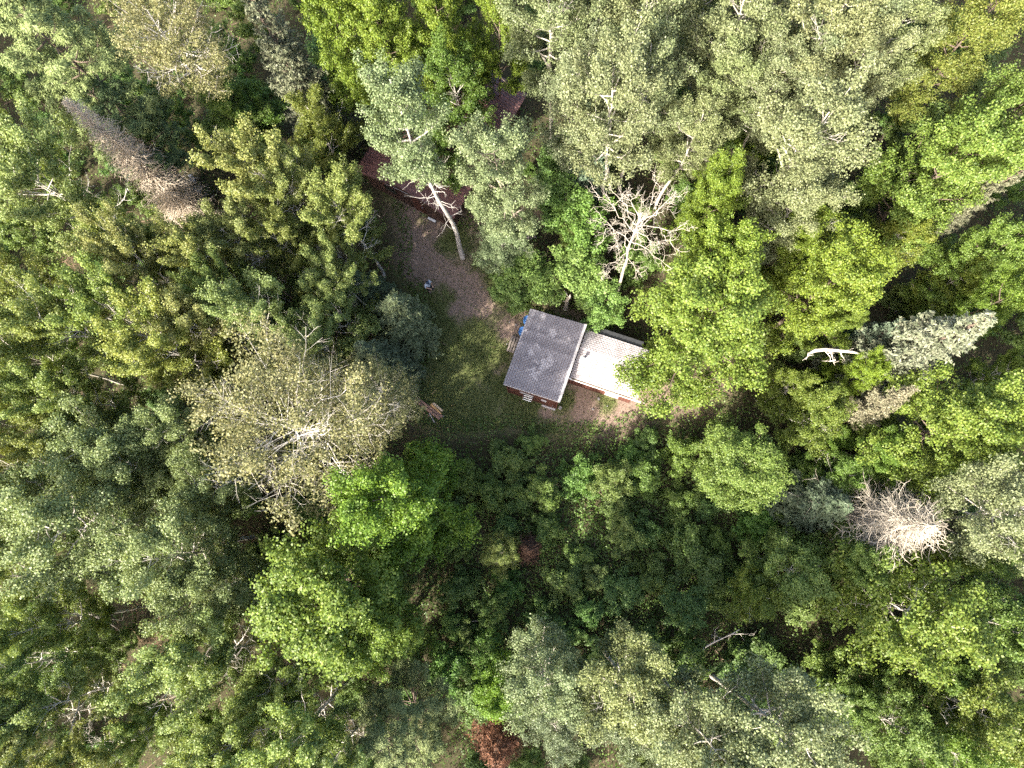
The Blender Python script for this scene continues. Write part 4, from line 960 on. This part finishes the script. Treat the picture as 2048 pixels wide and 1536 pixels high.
# ------------------------------------------------------------------ lumber beside the clearing
def wood_mat(name, a, b_): return noise_mat(name, [(0.3, a), (0.7, b_)], 4, 0.75, 0.3, 25, (6, 1, 6))
wm = [wood_mat('brown_plank', (0.17, 0.10, 0.075), (0.29, 0.175, 0.135)), wood_mat('fresh_plank', (0.42, 0.31, 0.20), (0.56, 0.43, 0.30)), wood_mat('grey_plank', (0.32, 0.28, 0.26), (0.45, 0.41, 0.39)), wood_mat('orange_plank', (0.42, 0.24, 0.10), (0.55, 0.34, 0.16))]
def plank(p, q, wd, th, z, mat, label, group=None):
    a, b = at(*p, z), at(*q, z); d = b - a
    o = link('plank', box_mesh('plank', wd, d.length, th, mat, 0.008), None, tuple((a + b) / 2), (0, 0, math.atan2(d.y, d.x) - math.pi / 2)); tag(o, label, 'plank', group or 'planks of the lumber pile')
plank((826, 797), (880, 838), 0.17, 0.05, 0.22, wm[0], 'long brown plank in the lumber pile')
plank((831, 794), (885, 834), 0.15, 0.05, 0.17, wm[0], 'long brown plank under its neighbour in the lumber pile')
plank((866, 806), (885, 822), 0.14, 0.06, 0.30, wm[1], 'short pale fresh plank on top of the lumber pile')
plank((862, 809), (882, 827), 0.12, 0.06, 0.24, wm[3], 'short orange plank in the lumber pile')
plank((858, 812), (877, 830), 0.10, 0.05, 0.13, wm[3], 'narrow orange brown plank in the lumber pile')
plank((859, 827), (869, 845), 0.06, 0.04, 0.16, wm[2], 'thin grey slat sticking out of the lumber pile')
plank((838, 815), (846, 820), 0.12, 0.05, 0.12, wm[1], 'short pale offcut beside the lumber pile')
plank((840, 820), (858, 832), 0.08, 0.05, 0.06, wm[0], 'narrow brown stick lying beside the lumber pile')
plank((872, 832), (888, 832), 0.07, 0.04, 0.08, wm[2], 'grey offcut under the lumber pile')

# ------------------------------------------------------------------ blue barrels, pallet
blue = noise_mat('blue_plastic', [(0.3, (0.030, 0.105, 0.30)), (0.7, (0.045, 0.145, 0.38))], 3, 0.45, spec=0.5)
barrel_me = lathe('barrel_body', [(0.0, 0.0), (0.26, 0.0), (0.29, 0.05), (0.29, 0.26), (0.30, 0.28), (0.29, 0.30), (0.29, 0.60), (0.30, 0.62), (0.29, 0.64), (0.29, 0.84), (0.265, 0.90), (0.245, 0.90), (0.24, 0.88), (0.0, 0.88)], blue, 24)
lid_me = lathe('barrel_bung', [(0.05, 0.88), (0.05, 0.905), (0.0, 0.905)], blue, 12)
for (px, py), lab in (((1056, 646), 'blue plastic barrel under the cabin eave by the roof corner'), ((1047, 668), 'blue plastic barrel under the cabin eave next to the pallet')):
    r_ = link('barrel', None, loc=tuple(at(px, py, 0.0))); link('body', barrel_me, r_); link('bung', lid_me, r_, (0.12, 0.05, 0)); link('bung', lid_me, r_, (-0.13, -0.05, 0))
    tag(r_, lab, 'barrel', 'blue barrels beside the cabin')
pw = wood_mat('pallet_wood', (0.16, 0.13, 0.11), (0.27, 0.23, 0.20))
pal = link('pallet', None, loc=tuple(at(1033, 692, 0.03)), rot=(0, 0, math.radians(-19.3)))
for k in range(6): link('slat', box_mesh('slat', 0.12, 1.1, 0.022, pw, 0.004), pal, (-0.45 + 0.18 * k, 0, 0.12))
for k in (-1, 0, 1): link('stringer', box_mesh('stringer', 1.05, 0.06, 0.09, pw, 0.004), pal, (0, k * 0.48, 0.062))
tag(pal, 'weathered wooden pallet lying against the cabin wall', 'pallet')

# ------------------------------------------------------------------ small all terrain vehicle under the trees
q = link('quad_bike', None, loc=tuple(at(388, 384, 0)), rot=(0, 0, math.radians(118)))
blk = noise_mat('black_plastic', [(0.3, (0.012, 0.012, 0.014)), (0.7, (0.03, 0.03, 0.033))], 4, 0.5)
gryp = noise_mat('silver_plastic', [(0.3, (0.36, 0.38, 0.42)), (0.7, (0.50, 0.52, 0.56))], 3, 0.4, spec=0.5)
link('body', box_mesh('quad_body', 1.25, 0.42, 0.30, blk, 0.08), q, (0, 0, 0.52))
link('seat', box_mesh('quad_seat', 0.62, 0.30, 0.14, blk, 0.05), q, (-0.18, 0, 0.76))
tyre = lathe('tyre', [(0.10, -0.11), (0.24, -0.12), (0.29, -0.07), (0.29, 0.07), (0.24, 0.12), (0.10, 0.11), (0.10, -0.11)], blk, 20); rim = lathe('rim', [(0.0, -0.07), (0.11, -0.08), (0.11, 0.08), (0.0, 0.07)], metal_grey, 14)
for sx in (-0.58, 0.58):
    for sy in (-0.42, 0.42):
        wh = link('wheel', tyre, q, (sx, sy, 0.29), (math.pi / 2, 0, 0)); link('rim', rim, wh)
for sx, sy in ((0.58, 1), (0.58, -1), (-0.58, 1), (-0.58, -1)):
    link('fender', box_mesh('fender', 0.62, 0.30, 0.06, gryp, 0.025), q, (sx, sy * 0.40, 0.66), (math.radians(-14 * sy), 0, 0))
for sx in (-0.62, 0.62):
    rk = Wood()
    for k in range(5): rk.tube([(sx - 0.22 + 0.11 * k, -0.32, 0.83), (sx - 0.22 + 0.11 * k, 0.32, 0.83)], 0.012, 4)
    rk.tube([(sx - 0.22, -0.32, 0.83), (sx + 0.22, -0.32, 0.83)], 0.012, 4); rk.tube([(sx - 0.22, 0.32, 0.83), (sx + 0.22, 0.32, 0.83)], 0.012, 4); rk.tube([(sx, 0, 0.6), (sx, 0, 0.83)], 0.02, 4)
    link('rack', rk.mesh('rack', blk), q)
hb = Wood(); hb.tube([(0.28, -0.36, 1.02), (0.33, -0.12, 0.98), (0.33, 0.12, 0.98), (0.28, 0.36, 1.02)], 0.016, 6); hb.tube([(0.42, 0, 0.62), (0.33, 0, 0.98)], 0.025, 6)
link('handlebar', hb.mesh('handlebar', metal_grey), q)
link('headlight', box_mesh('headlight', 0.06, 0.26, 0.10, white_trim, 0.02), q, (0.65, 0, 0.60))
tag(q, 'black and silver quad bike parked beneath poplars by the dead spruce', 'quad bike')

# ------------------------------------------------------------------ person standing with a controller
def skin_obj(name, verts, edges, radii, mat, parent, root=0, sub=2):
    me = bpy.data.meshes.new(name); me.from_pydata(verts, edges, []); me.update()
    o = link(name, me, parent)
    o.modifiers.new('skin', 'SKIN'); o.modifiers['skin'].use_smooth_shade = True
    for i, r in enumerate(radii):
        sv = me.skin_vertices[0].data[i]; sv.radius = (r, r) if not isinstance(r, tuple) else r; sv.use_root = (i == root)
    sb = o.modifiers.new('sub', 'SUBSURF'); sb.levels = sub; sb.render_levels = sub
    me.materials.append(mat); return o
skin_m = noise_mat('skin', [(0.3, (0.40, 0.24, 0.17)), (0.7, (0.48, 0.30, 0.22))], 6, 0.55)
shirt_m = noise_mat('pale_shirt', [(0.3, (0.50, 0.55, 0.62)), (0.7, (0.62, 0.66, 0.72))], 9, 0.85, 0.3, 25)
jean_m = noise_mat('dark_trousers', [(0.3, (0.022, 0.022, 0.026)), (0.7, (0.045, 0.044, 0.050))], 12, 0.9)
hair_m = noise_mat('navy_cap', [(0.3, (0.030, 0.045, 0.075)), (0.7, (0.055, 0.075, 0.115))], 20, 0.8)
per = link('person', None, loc=tuple(at(861, 580, 0)), rot=(0, 0, math.radians(-40)))
tag(per, 'person in pale shirt and dark trousers holding a controller on the clearing', 'person')
V = [(0, 0, .95), (0, 0, 1.12), (0, 0, 1.32), (0.01, 0, 1.47), (0.05, 0, 1.56), (0.085, 0, 1.64), (0.095, 0, 1.71), (0.20, 0, 1.625)]
E_ = [(0, 1), (1, 2), (2, 3), (3, 4), (4, 5), (5, 6), (5, 7)]
Rr = [(.15, .11), (.15, .105), (.16, .11), .055, .06, .095, .075, .016]
for s in (-1, 1):
    b0 = len(V)
    V += [(-0.01, s * .18, 1.41), (0.05, s * .25, 1.14), (0.27, s * .13, 1.10), (0.34, s * .10, 1.10)]
    E_ += [(2, b0), (b0, b0 + 1), (b0 + 1, b0 + 2), (b0 + 2, b0 + 3)]; Rr += [.062, .045, .030, (.036, .02)]
    for f in range(4):
        fb_ = len(V); yy = s * (.10 + .026 * (1.5 - f) * 1.0); ln_ = (.075, .085, .08, .062)[f]
        V += [(0.375, yy, 1.105), (0.375 + ln_ * .6, yy - s * .012, 1.10), (0.375 + ln_ * .8, yy - s * .03, 1.075)]
        E_ += [(b0 + 3, fb_), (fb_, fb_ + 1), (fb_ + 1, fb_ + 2)]; Rr += [.010, .009, .008]
    fb_ = len(V); V += [(0.33, s * .06, 1.125), (0.37, s * .045, 1.135)]; E_ += [(b0 + 3, fb_), (fb_, fb_ + 1)]; Rr += [.011, .009]
    b1 = len(V)
    V += [(0, s * .10, .90), (0.025, s * .12, .50), (-0.01, s * .125, .10), (0.15, s * .145, .045)]
    E_ += [(0, b1), (b1, b1 + 1), (b1 + 1, b1 + 2), (b1 + 2, b1 + 3)]; Rr += [.088, .058, .042, (.045, .03)]
skin_obj('body', V, E_, Rr, skin_m, per)
sv_ = [(0, 0, .90), (0, 0, 1.12), (0, 0, 1.34), (0.01, 0, 1.45)]; se = [(0, 1), (1, 2), (2, 3)]; sr = [(.185, .145), (.18, .135), (.185, .135), .085]
for s in (-1, 1):
    b0 = len(sv_); sv_ += [(-0.01, s * .19, 1.405), (0.03, s * .235, 1.22), (0.05, s * .25, 1.15)]; se += [(2, b0), (b0, b0 + 1), (b0 + 1, b0 + 2)]; sr += [.082, .072, .07]
skin_obj('shirt', sv_, se, sr, shirt_m, per)
tv = [(0, 0, .98), (0, 0, .90)]; te = [(0, 1)]; tr_ = [(.17, .13), (.175, .13)]
for s in (-1, 1):
    b0 = len(tv); tv += [(0, s * .10, .82), (0.025, s * .12, .50), (-0.01, s * .125, .12)]; te += [(1, b0), (b0, b0 + 1), (b0 + 1, b0 + 2)]; tr_ += [.105, .078, .066]
skin_obj('trousers', tv, te, tr_, jean_m, per)
link('cap', lathe('cap', [(0.112, 0.0), (0.116, 0.04), (0.10, 0.085), (0.06, 0.112), (0.0, 0.122)], hair_m, 18), per, (0.09, 0, 1.665), (0, math.radians(14), 0))
link('cap_brim', box_mesh('cap_brim', 0.09, 0.15, 0.012, hair_m, 0.005), per, (0.225, 0, 1.655), (0, math.radians(18), 0))
for s in (-1, 1):
    link('eye', lathe('eye', [(0.0, -0.011), (0.009, -0.007), (0.012, 0), (0.009, 0.007), (0.0, 0.011)], blk, 10), per, (0.178, s * 0.034, 1.648))
    link('shoe', box_mesh('shoe', 0.28, 0.10, 0.085, jean_m, 0.03), per, (0.06, s * 0.135, 0.045), (0, 0, s * 0.12))
ctl = link('controller', None, loc=per.matrix_world @ Vector((0, 0, 0)))
ctl.location = Vector(per.location) + Matrix.Rotation(math.radians(-40), 3, 'Z') @ Vector((0.42, 0, 1.11)); ctl.rotation_euler = (0, math.radians(-18), math.radians(-40))
link('body', box_mesh('controller_body', 0.10, 0.17, 0.035, blk, 0.012), ctl)
link('screen', box_mesh('controller_screen', 0.012, 0.13, 0.075, glass_dark, 0.003), ctl, (0.055, 0, 0.045), (0, math.radians(-15), 0))
for s in (-1, 1): link('stick', lathe('stick', [(0.0, 0.03), (0.010, 0.03), (0.010, 0.015), (0.006, 0.0)][::-1], metal_grey, 8), ctl, (0, s * 0.05, 0.017))
tag(ctl, 'small dark remote controller held by the person on the clearing', 'controller')

# dry brown brush in the gap of the thinner stand
for i, (px, py, h_) in enumerate([(290, 1240, 2.6), (330, 1290, 2.2), (300, 1330, 2.4), (355, 1260, 2.0), (270, 1290, 1.8), (510, 1080, 2.0), (160, 555, 2.4), (420, 1120, 1.8)]):
    p = at(px, py, 0)
    plant('bare', (p.x, p.y, 0), h_ * 0.55, h_, 'leafless brown brush in a gap of the poplar woods', wood=(0.50, 0.36, 0.26), var=1, group='dry brown brush', cat='shrub')

# labels of look-alike trees: told apart by what they stand next to
MARKS = {'grey dead spruce': (125, 250), 'large tufted pine': (200, 200), 'quad bike': (388, 384), 'thinning giant poplar': (640, 880), 'blue green spruce': (830, 680), 'lodge': (860, 330), 'bare white tree': (1222, 606),
         'brown fallen log': (255, 1415), 'broad bright maple': (740, 1150), 'forked dead branch': (210, 1240), 'big sunlit maple': (1650, 520), 'wide forked aspen': (1440, 510), 'toppled white birch': (1560, 770),
         'silvery spruce': (1700, 750), 'bleached dead spruce': (1690, 1030), 'grey boulder': (1313, 1298), 'olive maple': (1420, 930), 'wide yellow green birch': (1620, 1160), 'tiered bright maple': (1330, 560), 'bluish pine': (880, 1350), 'brown leaning trunk': (612, 634)}
MARKP = {k: at(*v, 0) for k, v in MARKS.items()}
ORD = ['first', 'second', 'third', 'fourth', 'fifth', 'sixth', 'seventh', 'eighth', 'ninth', 'tenth', 'eleventh', 'twelfth', 'thirteenth', 'fourteenth']
FORM = {GP: 'yellow green poplar in the dense poplar stand, {} one out from the {}', GA: 'pale grey aspen of the aspen stand, {} one out from the {}', GF: 'pale green poplar of the thinner stand, {} one out from the {}', GR: 'leafy mixed wood tree, {} one out from the {}'}
for grp, form in FORM.items():
    mem = [o for o in SC.objects if o.get('group') == grp]
    by = {}
    for o in mem:
        k = min(MARKP, key=lambda m_: (MARKP[m_].xy - o.location.xy).length)
        by.setdefault(k, []).append(o)
    for k, os_ in by.items():
        os_.sort(key=lambda o: (MARKP[k].xy - o.location.xy).length)
        for i, o in enumerate(os_): o['label'] = form.format(ORD[min(i, 13)], k)

# ------------------------------------------------------------------ the forest goes on beyond the frame
fo = random.Random(3)
for k in range(46):
    for _ in range(30):
        x, y = fo.uniform(-52, 46), fo.uniform(-30, 52)
        qv = ROT.transposed() @ Vector((x, y, -CAM_H + 8))
        ex, ey = abs(qv.x / qv.z) * FPX, abs(qv.y / qv.z) * FPX
        if (ex > 1150 or ey > 890) and min(math.hypot(x - a[0], y - a[1]) for a in PLACED) > 4.0: break
    else: continue
    kd = fo.choice(['poplar', 'poplar', 'aspen', 'maple', 'birch']); h = fo.uniform(11, 16)
    plant(kd, (x, y, 0), h * fo.uniform(0.17, 0.24), h, 'leafy tree of the surrounding forest beyond the view', group='surrounding forest trees')
